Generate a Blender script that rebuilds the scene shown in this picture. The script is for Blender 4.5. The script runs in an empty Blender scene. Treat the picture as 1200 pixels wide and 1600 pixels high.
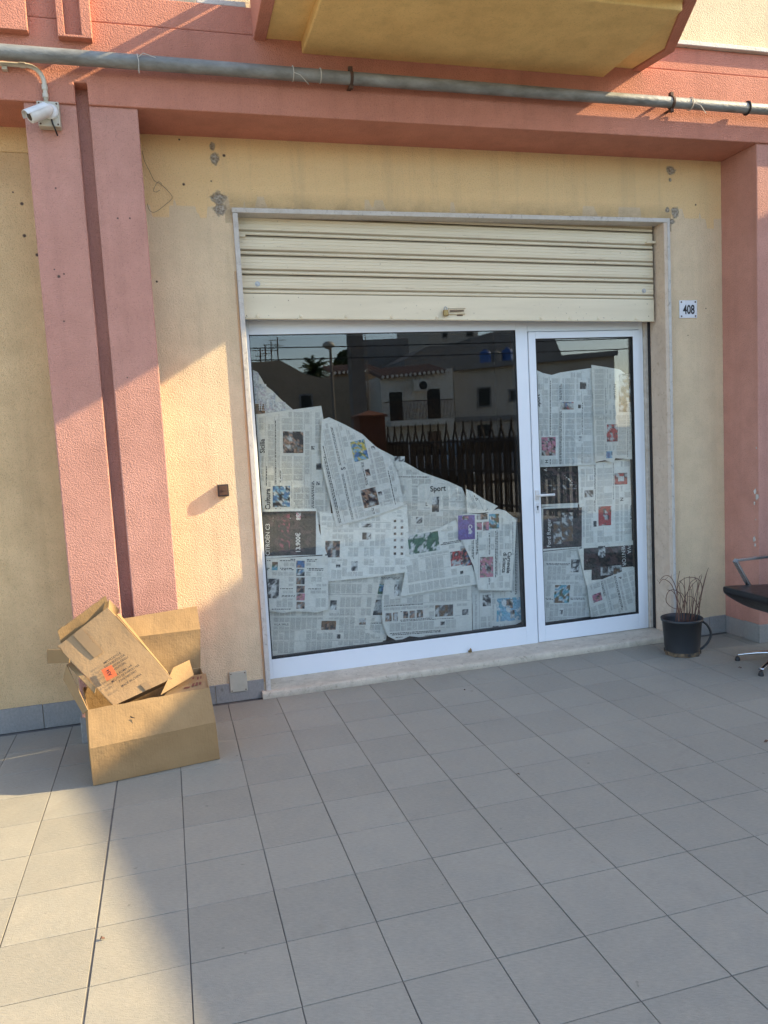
import bpy, bmesh, math, random
from mathutils import Vector, Matrix, noise
random.seed(7)
rad = math.radians
scn = bpy.context.scene
COL = scn.collection

# ------------------------------------------------------------------ survey
# Camera of the photograph, solved from the 30 cm paving grid and the upright edges (metres; x along
# the facade, y into the building, z up; the yellow shop wall is the plane y = 0).
CAM = Vector((-.55, -4.805, 1.602)); FPX = 1213.31
AR = Vector((.96112787, -.27074456, -.05413497)); AU = Vector((.07869235, .08067879, .99362893)); AF = Vector((.26465208, .95926447, -.09884816))
def ray(u, v): return AF + AR*((u-600)/FPX) - AU*((v-800)/FPX)
def PY(u, v, Y):
    d = ray(u, v); return CAM + d*((Y-CAM.y)/d.y)
def PZ(u, v, Z):
    d = ray(u, v); return CAM + d*((Z-CAM.z)/d.z)
GY = .2                                   # plane of the shop glass
def MIR(u, v, D):                         # a point across the street, D metres in front of the glass, seen mirrored in it
    p = PY(u, v, GY+D); return Vector((p.x, GY-D, p.z))

# ------------------------------------------------------------------ materials
def newmat(name):
    m = bpy.data.materials.new(name); m.use_nodes = True
    nt = m.node_tree; b = nt.nodes['Principled BSDF']
    return m, nt, b
def N(nt, t, **kw):
    n = nt.nodes.new(t)
    for k, v in kw.items():
        if k.startswith('_'): setattr(n, k[1:], v)
        else:
            n.inputs[k.replace('0_', '')].default_value = v
    return n
def L(nt, a, b): nt.links.new(a, b)
def rgb(c): return (c[0], c[1], c[2], 1)
def coords(nt, kind='Object', scale=None):
    t = N(nt, 'ShaderNodeTexCoord'); o = t.outputs[kind]
    if scale:
        mp = N(nt, 'ShaderNodeMapping'); mp.inputs['Scale'].default_value = scale
        L(nt, o, mp.inputs['Vector']); o = mp.outputs['Vector']
    return o
def noisetex(nt, vec, scale, detail=4, rough=.55, dist=0):
    n = N(nt, 'ShaderNodeTexNoise'); n.inputs['Scale'].default_value = scale; n.inputs['Detail'].default_value = detail
    n.inputs['Roughness'].default_value = rough; n.inputs['Distortion'].default_value = dist
    L(nt, vec, n.inputs['Vector']); return n.outputs['Fac']
def ramp(nt, fac, stops):
    r = N(nt, 'ShaderNodeValToRGB'); els = r.color_ramp.elements
    while len(els) < len(stops): els.new(.5)
    for e, (p, c) in zip(els, stops):
        e.position = p; e.color = rgb(c) if isinstance(c, (tuple, list)) else (c, c, c, 1)
    L(nt, fac, r.inputs['Fac']); return r.outputs['Color']
def mix(nt, fac, a, b, mode='MIX'):
    n = N(nt, 'ShaderNodeMix', _data_type='RGBA', _blend_type=mode)
    for s, v in ((n.inputs[0], fac), (n.inputs[6], a), (n.inputs[7], b)):
        if hasattr(v, 'is_output'): L(nt, v, s)
        elif isinstance(v, (tuple, list)): s.default_value = rgb(v)
        else: s.default_value = v
    return n.outputs[2]
def math_(nt, op, a, b=None, c=None, clamp=False):
    n = N(nt, 'ShaderNodeMath', _operation=op); n.use_clamp = clamp
    for i, v in enumerate((a, b, c)):
        if v is None: continue
        if hasattr(v, 'is_output'): L(nt, v, n.inputs[i])
        else: n.inputs[i].default_value = v
    return n.outputs[0]
def bump(nt, bsdf, h, dist=.003, strength=1, prev=None):
    n = N(nt, 'ShaderNodeBump'); n.inputs['Distance'].default_value = dist; n.inputs['Strength'].default_value = strength
    L(nt, h, n.inputs['Height'])
    if prev: L(nt, prev, n.inputs['Normal'])
    L(nt, n.outputs['Normal'], bsdf.inputs['Normal']); return n.outputs['Normal']
def simple(name, c, rough=.6, metal=0, c2=None, scale=12, amt=.5, bscale=0, bdist=.001, coat=0, stretch=None):
    m, nt, b = newmat(name)
    b.inputs['Roughness'].default_value = rough; b.inputs['Metallic'].default_value = metal
    v = coords(nt, 'Object', stretch)
    if c2 is None: c2 = tuple(x*.75 for x in c)
    f = noisetex(nt, v, scale, 6, .6)
    f = ramp(nt, f, [(.5-.5*amt, 0.), (.5+.5*amt, 1.)])
    L(nt, mix(nt, f, c, c2), b.inputs['Base Color'])
    r = noisetex(nt, v, scale*3, 3)
    L(nt, math_(nt, 'MULTIPLY_ADD', r, .25, rough-.12, clamp=True), b.inputs['Roughness'])
    if bscale: bump(nt, b, noisetex(nt, v, bscale, 4), bdist)
    if coat: b.inputs['Coat Weight'].default_value = coat
    return m

def stucco(name, c, c2, grain=115, gdist=.0055, spots=(), zones=None, stain=None, holes=()):
    m, nt, b = newmat(name); b.inputs['Roughness'].default_value = .92
    b.inputs['Specular IOR Level'].default_value = .2
    v = coords(nt)
    big = ramp(nt, noisetex(nt, v, 1.6, 5, .6), [(.32, 0.), (.68, 1.)])
    col = mix(nt, big, c, c2)
    blot = ramp(nt, noisetex(nt, v, 6.5, 6, .7), [(.42, 0.), (.72, 1.)])
    col = mix(nt, math_(nt, 'MULTIPLY', blot, .38), col, tuple(x*.72 for x in c2))
    sx = N(nt, 'ShaderNodeSeparateXYZ'); L(nt, v, sx.inputs[0])
    X, Z = sx.outputs['X'], sx.outputs['Z']
    if zones: col = zones(nt, v, X, Z, col)
    # faint vertical streaks of dirt
    st = noisetex(nt, coords(nt, 'Object', (9, 9, .55)), 1.0, 5, .65)
    col = mix(nt, math_(nt, 'MULTIPLY', ramp(nt, st, [(.50, 0.), (.78, 1.)]), .36), col, tuple(x*.62 for x in c2))
    # pits: fine dark specks of the rough cast
    sp = noisetex(nt, v, 150, 2, .5)
    col = mix(nt, ramp(nt, sp, [(.58, 0.), (.70, .42)]), col, tuple(x*.5 for x in c2))
    g = noisetex(nt, v, grain, 5, .65)
    vo = N(nt, 'ShaderNodeTexVoronoi'); vo.inputs['Scale'].default_value = grain*1.25; L(nt, v, vo.inputs['Vector'])
    gh = math_(nt, 'ADD', math_(nt, 'MULTIPLY', g, .65), math_(nt, 'MULTIPLY', vo.outputs['Distance'], -.35))
    mask = None
    for (x, z, rx, rz) in spots:
        dx = math_(nt, 'DIVIDE', math_(nt, 'SUBTRACT', X, x), rx); dz = math_(nt, 'DIVIDE', math_(nt, 'SUBTRACT', Z, z), rz)
        d = math_(nt, 'SQRT', math_(nt, 'ADD', math_(nt, 'MULTIPLY', dx, dx), math_(nt, 'MULTIPLY', dz, dz)))
        mask = d if mask is None else math_(nt, 'MINIMUM', mask, d)
    if mask is not None:
        ns = noisetex(nt, v, 17, 6, .7)
        q = math_(nt, 'ADD', mask, math_(nt, 'MULTIPLY_ADD', ns, 2.0, -1.0))
        hole = ramp(nt, q, [(.55, .9), (.85, 0.)]); halo = ramp(nt, q, [(.75, .6), (1.6, 0.)])
        col = mix(nt, halo, col, (.50, .41, .29))
        cem = mix(nt, ramp(nt, noisetex(nt, v, 70, 4), [(.4, 0.), (.62, 1.)]), (.20, .165, .12), (.46, .42, .35))
        col = mix(nt, hole, col, cem)
        gh = math_(nt, 'SUBTRACT', gh, math_(nt, 'MULTIPLY', hole, 1.2))
    hm = None
    for (x, z, r) in holes:
        dx = math_(nt, 'SUBTRACT', X, x); dz = math_(nt, 'SUBTRACT', Z, z)
        d = math_(nt, 'SQRT', math_(nt, 'ADD', math_(nt, 'MULTIPLY', dx, dx), math_(nt, 'MULTIPLY', dz, dz)))
        d = math_(nt, 'DIVIDE', d, r); hm = d if hm is None else math_(nt, 'MINIMUM', hm, d)
    if hm is not None:
        col = mix(nt, ramp(nt, hm, [(.5, 1.), (1., 0.)]), col, (.09, .06, .05))
    L(nt, col, b.inputs['Base Color'])
    bump(nt, b, gh, gdist)
    return m

def wall_zones(nt, v, X, Z, col):
    # repainted lower part (paler) with a ragged brush edge near z = 3; sooty band over the marble lintel
    n1 = noisetex(nt, coords(nt, 'Object', (4.5, 1, .6)), 1.2, 3, .5)
    step = math_(nt, 'MULTIPLY', math_(nt, 'SUBTRACT', ramp(nt, n1, [(.44, 0.), (.47, .5), (.56, .52), (.59, 1.)]), .5), .13)
    edge = math_(nt, 'ADD', 2.985, step)
    up = math_(nt, 'MULTIPLY', math_(nt, 'SUBTRACT', Z, edge), 90, clamp=True)
    col = mix(nt, up, col, mix(nt, .85, col, (.80, .56, .275)))
    inx = math_(nt, 'MULTIPLY', math_(nt, 'GREATER_THAN', X, -.1), math_(nt, 'LESS_THAN', X, 2.96))
    soot = math_(nt, 'MULTIPLY', math_(nt, 'SUBTRACT', 3.085, Z), 9, clamp=True)
    soot = math_(nt, 'MULTIPLY', soot, ramp(nt, noisetex(nt, v, 7, 5, .7), [(.3, .2), (.7, .9)]))
    soot = math_(nt, 'MULTIPLY', soot, math_(nt, 'MULTIPLY', inx, math_(nt, 'GREATER_THAN', Z, 2.9)))
    return mix(nt, soot, col, (.27, .20, .115))
def px2(u, v, Y=0):
    p = PY(u, v, Y); return p.x, p.z
SP = []
for (u, v, rx, rz) in [(331, 229, .022, .03), (336, 247, .028, .04), (341, 311, .05, .05), (343, 327, .045, .045), (1048, 266, .05, .03), (1047, 281, .014, .014), (1043, 328, .022, .02), (1054, 332, .04, .05), (1050, 346, .03, .02)]:
    x, z = px2(u, v); SP.append((x, z, rx*1.0, rz*1.0))
HO = [(*px2(u, v), r) for (u, v, r) in [(280, 218, .007), (350, 243, .011), (287, 288, .010), (1087, 320, .008), (1103, 482, .006), (1075, 524, .005), (1128, 258, .01), (245, 440, .008), (330, 283, .006)]]
YEL = stucco('yellow_stucco', (.79, .615, .405), (.71, .55, .355), spots=SP, zones=wall_zones, holes=HO, gdist=.0085)
HO2 = [(*px2(u, v), r) for (u, v, r) in [(34, 318, .012), (38, 368, .012), (58, 398, .012), (20, 300, .006)]]
YEL2 = stucco('ochre_stucco', (.74, .52, .285), (.64, .44, .235), holes=HO2, gdist=.008)
HO3 = [(*px2(u, v, -.345), r) for (u, v, r) in [(184, 341, .006), (203, 341, .006), (87, 294, .006), (92, 432, .010), (100, 428, .006), (85, 421, .005), (100, 502, .006), (199, 590, .005)]]
PINK = stucco('dusty_pink_stucco', (.59, .305, .24), (.52, .26, .20), holes=HO3, gdist=.0085)
TERR = stucco('terracotta_stucco', (.62, .27, .19), (.54, .23, .16), gdist=.0085)
SOFF = stucco('balcony_soffit_paint', (.84, .60, .25), (.76, .52, .21), grain=30, gdist=.0015)
CREAM = stucco('cream_upper_stucco', (.70, .59, .40), (.65, .53, .35), gdist=.006)
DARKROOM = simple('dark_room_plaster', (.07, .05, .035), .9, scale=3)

def marble_mat(name, c, c2, dark):
    m, nt, b = newmat(name); b.inputs['Roughness'].default_value = .6
    v = coords(nt)
    a = ramp(nt, noisetex(nt, v, 9, 7, .65, 1.2), [(.35, 0.), (.65, 1.)])
    col = mix(nt, a, c, c2)
    d = ramp(nt, noisetex(nt, v, 34, 6, .7, .6), [(.56, 0.), (.70, 1.)])
    col = mix(nt, math_(nt, 'MULTIPLY', d, .7), col, dark)
    L(nt, col, b.inputs['Base Color'])
    bump(nt, b, noisetex(nt, v, 45, 6, .7), .004)
    return m
TRAV = marble_mat('travertine', (.60, .53, .42), (.46, .40, .31), (.20, .16, .115))
MARB = marble_mat('grey_marble', (.58, .55, .50), (.50, .46, .40), (.24, .20, .16))
MARBIN = marble_mat('stained_marble', (.64, .52, .40), (.56, .44, .33), (.36, .25, .16))

# paving
def tile_mat(name, c, grainrot=.45, amp=.16):
    m, nt, b = newmat(name)
    at = N(nt, 'ShaderNodeAttribute'); at.attribute_name = 'tint'
    sep = N(nt, 'ShaderNodeSeparateColor'); L(nt, at.outputs['Color'], sep.inputs[0])
    tc = N(nt, 'ShaderNodeTexCoord')
    mp = N(nt, 'ShaderNodeMapping'); mp.inputs['Rotation'].default_value = (0, 0, grainrot); L(nt, tc.outputs['Object'], mp.inputs['Vector'])
    off = N(nt, 'ShaderNodeCombineXYZ'); L(nt, math_(nt, 'MULTIPLY', sep.outputs[1], 37), off.inputs[0]); L(nt, math_(nt, 'MULTIPLY', sep.outputs[2], 53), off.inputs[1])
    va = N(nt, 'ShaderNodeVectorMath', _operation='ADD'); L(nt, mp.outputs[0], va.inputs[0]); L(nt, off.outputs[0], va.inputs[1])
    ms = N(nt, 'ShaderNodeMapping'); ms.inputs['Scale'].default_value = (42, 190, 60); L(nt, va.outputs[0], ms.inputs['Vector'])
    streak = noisetex(nt, ms.outputs[0], 1.0, 5, .7)
    mott = noisetex(nt, va.outputs[0], 9, 6, .65)
    dirt = noisetex(nt, tc.outputs['Object'], 1.1, 5, .6)
    k = math_(nt, 'ADD', math_(nt, 'MULTIPLY_ADD', sep.outputs[0], amp, 1-amp/2), math_(nt, 'MULTIPLY_ADD', streak, .62, -.31))
    k = math_(nt, 'ADD', k, math_(nt, 'MULTIPLY_ADD', mott, .26, -.13))
    k = math_(nt, 'ADD', k, math_(nt, 'MULTIPLY_ADD', dirt, .30, -.15))
    warm = mix(nt, ramp(nt, mott, [(.35, 0.), (.7, 1.)]), c, (c[0]*1.02, c[1]*.99, c[2]*.96))
    cc = N(nt, 'ShaderNodeVectorMath', _operation='SCALE'); L(nt, warm, cc.inputs[0]); L(nt, k, cc.inputs['Scale'])
    col = cc.outputs[0]
    sp = noisetex(nt, tc.outputs['Object'], 17, 2, .4)
    col = mix(nt, ramp(nt, sp, [(.755, 0.), (.775, .4)]), col, (.07, .055, .045))
    stn = ramp(nt, noisetex(nt, tc.outputs['Object'], 2.3, 7, .72, .8), [(.58, 0.), (.75, .22)])
    col = mix(nt, stn, col, (.14, .12, .10))
    scf = ramp(nt, noisetex(nt, ms.outputs[0], .35, 3, .6), [(.66, 0.), (.76, .10)])
    col = mix(nt, scf, col, (.46, .44, .40))
    L(nt, col, b.inputs['Base Color'])
    L(nt, math_(nt, 'MULTIPLY_ADD', mott, .25, .42), b.inputs['Roughness'])
    b.inputs['Specular IOR Level'].default_value = .4
    bump(nt, b, math_(nt, 'ADD', math_(nt, 'MULTIPLY', streak, .7), math_(nt, 'MULTIPLY', noisetex(nt, tc.outputs['Object'], 300, 2), .5)), .003)
    return m
TILE = tile_mat('grey_porcelain_tile', (.292, .275, .230), amp=.10)
SKIRT = tile_mat('skirting_tile', (.285, .272, .255))
GROUT = simple('dirty_grout', (.11, .10, .09), .95, c2=(.20, .185, .165), scale=9, bscale=200)
ASPH = simple('asphalt', (.10, .098, .095), .95, c2=(.14, .135, .13), scale=2, bscale=120, bdist=.004)

# metal, plastic
ALU = simple('white_painted_aluminium', (.80, .83, .86), .38, c2=(.74, .77, .81), scale=3, amt=.8)
RUBBER = simple('black_gasket', (.02, .02, .022), .7)
SLOT = simple('shutter_slot_dark', (.12, .09, .055), .9)  # dark tone along the joint between slats
def shutter_mat():
    m, nt, b = newmat('cream_shutter_paint'); b.inputs['Roughness'].default_value = .5
    v = coords(nt)
    col = mix(nt, ramp(nt, noisetex(nt, coords(nt, 'Object', (.6, 1, 6)), 2, 5), [(.3, 0.), (.7, 1.)]), (.76, .665, .48), (.67, .58, .41))
    d = ramp(nt, noisetex(nt, coords(nt, 'Object', (1.4, 8, 10)), 3, 6, .75), [(.60, 0.), (.78, .7)])
    col = mix(nt, d, col, (.30, .235, .15))
    sp = noisetex(nt, v, 55, 3, .6)
    col = mix(nt, ramp(nt, sp, [(.70, 0.), (.74, .8)]), col, (.10, .065, .04))
    L(nt, col, b.inputs['Base Color']); bump(nt, b, noisetex(nt, v, 12, 4), .001)
    return m
SHUT = shutter_mat()
SHUTD = simple('shutter_grime', (.50, .42, .28), .8, c2=(.24, .18, .11), scale=5, amt=.7, stretch=(.6, 1, 1))
PIPE = simple('weathered_galvanised_pipe', (.33, .34, .32), .55, .25, c2=(.13, .125, .11), scale=16, amt=.5, bscale=70, bdist=.003, stretch=(.45, 1, 1))
IRON = simple('rusty_iron', (.06, .035, .025), .75, .2, c2=(.12, .06, .035), scale=40)
STEEL = simple('galvanised_steel', (.45, .44, .42), .4, .7)
CHROME = simple('polished_chrome', (.62, .63, .66), .18, 1., scale=3)
BRASS = simple('old_brass', (.42, .29, .11), .4, .8, c2=(.22, .15, .07), scale=60)
WPLAST = simple('white_plastic', (.74, .74, .72), .4)
BPLAST = simple('beige_plastic', (.52, .48, .38), .5)
CONDUIT = simple('ivory_conduit', (.62, .57, .46), .45)
ENAMEL = simple('white_enamel', (.72, .73, .74), .25, c2=(.66, .67, .69), scale=4)
BLK = simple('black_print', (.015, .015, .017), .5)
BROWNPL = simple('brown_plastic', (.035, .025, .022), .45)
LENS = simple('camera_lens', (.01, .01, .012), .12)
POT = simple('black_pot_plastic', (.022, .024, .027), .42, c2=(.03, .032, .036), scale=6)
POTD = simple('muddy_pot_foot', (.20, .135, .075), .9, c2=(.03, .03, .03), scale=26, amt=.25)
SOIL = simple('dry_soil', (.05, .038, .028), 1, bscale=60, bdist=.01)
TWIG = simple('dry_twig', (.115, .075, .05), .85, c2=(.17, .065, .045), scale=30)
LEATH = simple('black_leather', (.012, .012, .014), .38, bscale=90, bdist=.0006)
PLASTER = simple('chipped_white_plaster', (.62, .57, .49), .9, c2=(.40, .33, .26), scale=22, bscale=50, bdist=.004)
STRING = simple('pale_string', (.55, .52, .45), .8)
WIRE = simple('brown_wire', (.22, .14, .09), .6)
def card_mat(name, c, c2, flute=None):
    m, nt, b = newmat(name); b.inputs['Roughness'].default_value = .8; b.inputs['Specular IOR Level'].default_value = .25
    uv = coords(nt, 'UV'); sx = N(nt, 'ShaderNodeSeparateXYZ'); L(nt, uv, sx.inputs[0])
    v = coords(nt)
    col = mix(nt, ramp(nt, noisetex(nt, v, 5, 5, .6), [(.3, 0.), (.7, 1.)]), c, c2)
    w = math_(nt, 'SINE', math_(nt, 'MULTIPLY', sx.outputs['X'], 2*math.pi/.0125))
    col = mix(nt, math_(nt, 'MULTIPLY_ADD', w, .016, .02), col, tuple(x*.55 for x in c))
    col = mix(nt, ramp(nt, noisetex(nt, v, 24, 6, .7), [(.62, 0.), (.8, .35)]), col, tuple(x*.5 for x in c2))
    L(nt, col, b.inputs['Base Color'])
    h = math_(nt, 'ADD', math_(nt, 'MULTIPLY', w, .010), noisetex(nt, v, 13, 6, .7))
    bump(nt, b, h, .006)
    return m
CARD = card_mat('corrugated_cardboard', (.335, .215, .103), (.28, .175, .082))
CARD2 = card_mat('pale_printed_cardboard', (.35, .227, .118), (.30, .19, .096))
TAPE = simple('brown_parcel_tape', (.30, .19, .085), .3)
ORANGE = simple('orange_sticker', (.85, .16, .04), .6)
REDPR = simple('dark_red_print', (.20, .06, .04), .8)

def glass_mat():
    m, nt, b = newmat('shop_window_glass')
    nt.nodes.remove(b)
    out = [n for n in nt.nodes if n.type == 'OUTPUT_MATERIAL'][0]
    geo = N(nt, 'ShaderNodeNewGeometry')
    dt = N(nt, 'ShaderNodeVectorMath', _operation='DOT_PRODUCT'); L(nt, geo.outputs['Normal'], dt.inputs[0]); L(nt, geo.outputs['Incoming'], dt.inputs[1])
    c = math_(nt, 'ABSOLUTE', dt.outputs['Value'])
    f = math_(nt, 'POWER', math_(nt, 'SUBTRACT', 1, c, clamp=True), 5)
    f = math_(nt, 'MULTIPLY_ADD', f, .948, .052)
    tr = N(nt, 'ShaderNodeBsdfTransparent'); tr.inputs['Color'].default_value = (.955, .975, .97, 1)
    gl = N(nt, 'ShaderNodeBsdfGlossy'); gl.inputs['Roughness'].default_value = 0; gl.inputs['Color'].default_value = (.95, .97, 1, 1)
    mx = N(nt, 'ShaderNodeMixShader'); L(nt, f, mx.inputs[0]); L(nt, tr.outputs[0], mx.inputs[1]); L(nt, gl.outputs[0], mx.inputs[2])
    L(nt, mx.outputs[0], out.inputs['Surface'])
    return m
GLASS = glass_mat()

# ------------------------------------------------------------------ mesh builder
class MB:
    def __init__(s): s.v = []; s.f = []; s.m = []; s.uv = {}; s.col = {}
    def add(s, vs, fs, mi=0):
        o = len(s.v); s.v += [tuple(p) for p in vs]
        for f in fs: s.f.append(tuple(i+o for i in f)); s.m.append(mi)
        return s
    def box(s, x0, x1, y0, y1, z0, z1, mi=0):
        vs = [(x, y, z) for z in (z0, z1) for y in (y0, y1) for x in (x0, x1)]
        return s.add(vs, [(0, 2, 3, 1), (4, 5, 7, 6), (0, 1, 5, 4), (1, 3, 7, 5), (3, 2, 6, 7), (2, 0, 4, 6)], mi)
    def obox(s, o, a, b, c, mi=0):        # corner o, edge vectors a, b, c
        o, a, b, c = map(Vector, (o, a, b, c))
        vs = [o+a*i+b*j+c*k for k in (0, 1) for j in (0, 1) for i in (0, 1)]
        fs = [(0, 2, 3, 1), (4, 5, 7, 6), (0, 1, 5, 4), (1, 3, 7, 5), (3, 2, 6, 7), (2, 0, 4, 6)]
        if a.cross(b).dot(c) < 0: fs = [f[::-1] for f in fs]
        return s.add(vs, fs, mi)
    def prism(s, pts, y0, y1, mi=0):      # outline in (x, z), extruded along y; counter-clockwise seen from -y
        n = len(pts); vs = [(x, y0, z) for x, z in pts]+[(x, y1, z) for x, z in pts]
        fs = [tuple(range(n)), tuple(range(2*n-1, n-1, -1))]
        for i in range(n):
            j = (i+1) % n; fs.append((j, i, i+n, j+n))
        return s.add(vs, fs, mi)
    def extrude(s, poly, d, mi=0):        # planar 3-D polygon thickened by vector d
        poly = [Vector(p) for p in poly]; d = Vector(d); n = len(poly)
        nrm = Vector((0, 0, 0))
        for i in range(n): nrm += (poly[i]-poly[0]).cross(poly[(i+1) % n]-poly[0])
        if nrm.dot(d) > 0: poly = poly[::-1]
        vs = poly+[p+d for p in poly]
        fs = [tuple(range(n)), tuple(range(2*n-1, n-1, -1))]
        for i in range(n):
            j = (i+1) % n; fs.append((j, i, i+n, j+n))
        return s.add(vs, fs, mi)
    def tube(s, path, r, n=10, mi=0, cap=True):
        path = [Vector(p) for p in path]; m = len(path)
        rs = r if isinstance(r, (list, tuple)) else [r]*m
        up = None; vs = []
        for i, p in enumerate(path):
            t = (path[min(i+1, m-1)]-path[max(i-1, 0)]).normalized()
            if up is None: up = t.orthogonal().normalized()
            up = (up-t*up.dot(t)).normalized(); b = t.cross(up)
            for k in range(n):
                a = 2*math.pi*k/n; vs.append(p+(up*math.cos(a)+b*math.sin(a))*rs[i])
        fs = []
        for i in range(m-1):
            for k in range(n):
                k2 = (k+1) % n; fs.append((i*n+k, i*n+k2, (i+1)*n+k2, (i+1)*n+k))
        if cap: fs += [tuple(range(n-1, -1, -1)), tuple((m-1)*n+k for k in range(n))]
        return s.add(vs, fs, mi)
    def lathe(s, prof, o, n=32, mi=0, axis=None, closed=True):
        o = Vector(o); vs = []
        ax = Vector(axis).normalized() if axis else Vector((0, 0, 1)); u = ax.orthogonal().normalized(); w = ax.cross(u)
        for r, h in prof:
            for k in range(n):
                a = 2*math.pi*k/n; vs.append(o+ax*h+(u*math.cos(a)+w*math.sin(a))*max(r, 1e-4))
        fs = []
        for i in range(len(prof)-1):
            for k in range(n):
                k2 = (k+1) % n; fs.append((i*n+k, i*n+k2, (i+1)*n+k2, (i+1)*n+k))
        if closed: fs += [tuple(range(n-1, -1, -1)), tuple((len(prof)-1)*n+k for k in range(n))]
        return s.add(vs, fs, mi)
    def build(s, name, mats, parent=None, bevel=0, smooth=False, seg=2, planar_uv=None, origin=None):
        me = bpy.data.meshes.new(name)
        o0 = Vector(origin) if origin else Vector((0, 0, 0))
        me.from_pydata([tuple(Vector(p)-o0) for p in s.v], [], s.f)
        if not isinstance(mats, (list, tuple)): mats = [mats]
        for m in mats: me.materials.append(m)
        me.polygons.foreach_set('material_index', s.m)
        if s.uv:
            ul = me.uv_layers.new(name='UVMap')
            for pi, uvs in s.uv.items():
                p = me.polygons[pi]
                for li, c in zip(p.loop_indices, uvs): ul.data[li].uv = c
        if s.col:
            ca = me.color_attributes.new('tint', 'FLOAT_COLOR', 'CORNER')
            for pi, cs in s.col.items():
                p = me.polygons[pi]
                if not isinstance(cs[0], (tuple, list)): cs = [cs]*p.loop_total
                for li, c in zip(p.loop_indices, cs): ca.data[li].color = (c[0], c[1], c[2], 1)
        if smooth: me.polygons.foreach_set('use_smooth', [True]*len(me.polygons))
        me.update()
        ob = bpy.data.objects.new(name, me); COL.objects.link(ob)
        ob.location = o0
        if parent:
            ob.parent = parent; ob.matrix_parent_inverse = Matrix.Translation(-world_of(parent))
        if bevel:
            md = ob.modifiers.new('bevel', 'BEVEL'); md.width = bevel; md.segments = seg; md.limit_method = 'ANGLE'; md.angle_limit = rad(40)
            md.harden_normals = False
        return ob
def world_of(o):
    p = Vector(o.location)
    # parents here are only ever translated
    q = o.parent
    if q is not None: p = Vector(o.location) if o.type == 'MESH' else p
    return p
def thing(name, label, cat, loc=(0, 0, 0), group=None):
    o = bpy.data.objects.new(name, None); COL.objects.link(o); o.location = loc; o.empty_display_size = .1
    o['label'] = label; o['category'] = cat
    if group: o['group'] = group
    return o
def tag(o, label, cat, group=None):
    o['label'] = label; o['category'] = cat
    if group: o['group'] = group
    return o
def struct(o, kind='structure'):
    o['kind'] = kind; return o

_fc = {}
def text_geo(txt, bold=0.0, condense=1.0):
    """flat letter shapes centred on the origin, 1 unit tall capitals"""
    key = (txt, bold)
    if key not in _fc:
        cu = bpy.data.curves.new('letters', 'FONT'); cu.body = txt; cu.align_x = 'CENTER'; cu.size = 1.42; cu.offset = bold; cu.resolution_u = 3
        ob = bpy.data.objects.new('letters', cu)
        COL.objects.link(ob)
        dg = bpy.context.evaluated_depsgraph_get()
        me = bpy.data.meshes.new_from_object(ob.evaluated_get(dg))
        vs = [(v.co.x, v.co.y-.5) for v in me.vertices]; fs = [tuple(p.vertices) for p in me.polygons]
        bpy.data.objects.remove(ob); bpy.data.meshes.remove(me); bpy.data.curves.remove(cu)
        _fc[key] = (vs, fs)
    return _fc[key]
def put_text(mb, txt, centre, ex, ey, h, mi, bold=.0, cond=1.0, fn=None):
    """letters of cap height h in the plane of unit vectors ex (reading direction) and ey (up)"""
    vs, fs = text_geo(txt, bold); c = Vector(centre); ex = Vector(ex); ey = Vector(ey)
    pts = [c+ex*(x*h*cond)+ey*(y*h) for x, y in vs]
    if fn: pts = [fn(p) for p in pts]
    mb.add(pts, fs, mi)

# ------------------------------------------------------------------ paving, road, ground
g = MB(); g.box(-150, 150, -260, 60, -.6, -.12); struct(g.build('ground', ASPH))
g = MB(); g.box(-60, 60, -34, -13.6, -.119, -.10); struct(g.build('road', ASPH))
def paving():
    g = MB(); S = .3; gap = .0018; th = .012
    rn = random.Random(3)
    for i in range(-20, 40):
        for j in range(-44, 9):
            xa, xb = i*S, i*S+S; ya, yb = (j-9.13)*S, (j-9.13)*S+S
            if ya > .02 or ya < -16: continue
            if ya > -1.0 and xb > .95 and False: continue
            gl = gap*2.2 if i == -3 else gap; gr = gap*2.2 if i == -4 else gap
            x0, x1, y0, y1 = xa+gl, xb-gr, ya+gap, min(yb-gap, .02)
            if y1-y0 < .02: continue
            jx, jy = rn.uniform(-.0007, .0007), rn.uniform(-.0007, .0007)
            h = [rn.uniform(-.0007, .0007) for _ in range(4)]; h0 = rn.uniform(-.0003, .0003); e = .0008
            P = [(x0, y0), (x1, y0), (x1, y1), (x0, y1)]
            o = len(g.f)
            base = [(x+jx, y+jy, -th) for x, y in P]
            mid = [(x+jx, y+jy, h0+k-e) for (x, y), k in zip(P, h)]
            Q = [(x0+e, y0+e), (x1-e, y0+e), (x1-e, y1-e), (x0+e, y1-e)]
            top = [(x+jx, y+jy, h0+k) for (x, y), k in zip(Q, h)]
            g.add(base+mid+top, [(8, 9, 10, 11)]+[(a+b, (a+1) % 4+b, (a+1) % 4+b+4, a+b+4) for b in (0, 4) for a in range(4)])
            c = (rn.random(), rn.random(), rn.random())
            for k in range(o, len(g.f)): g.col[k] = c
    return g.build('pavement', TILE)
struct(paving())
g = MB(); g.box(-6.02, 12.05, -16.1, .25, -.11, -.004); struct(g.build('pavement_grout_bed', GROUT))

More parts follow.
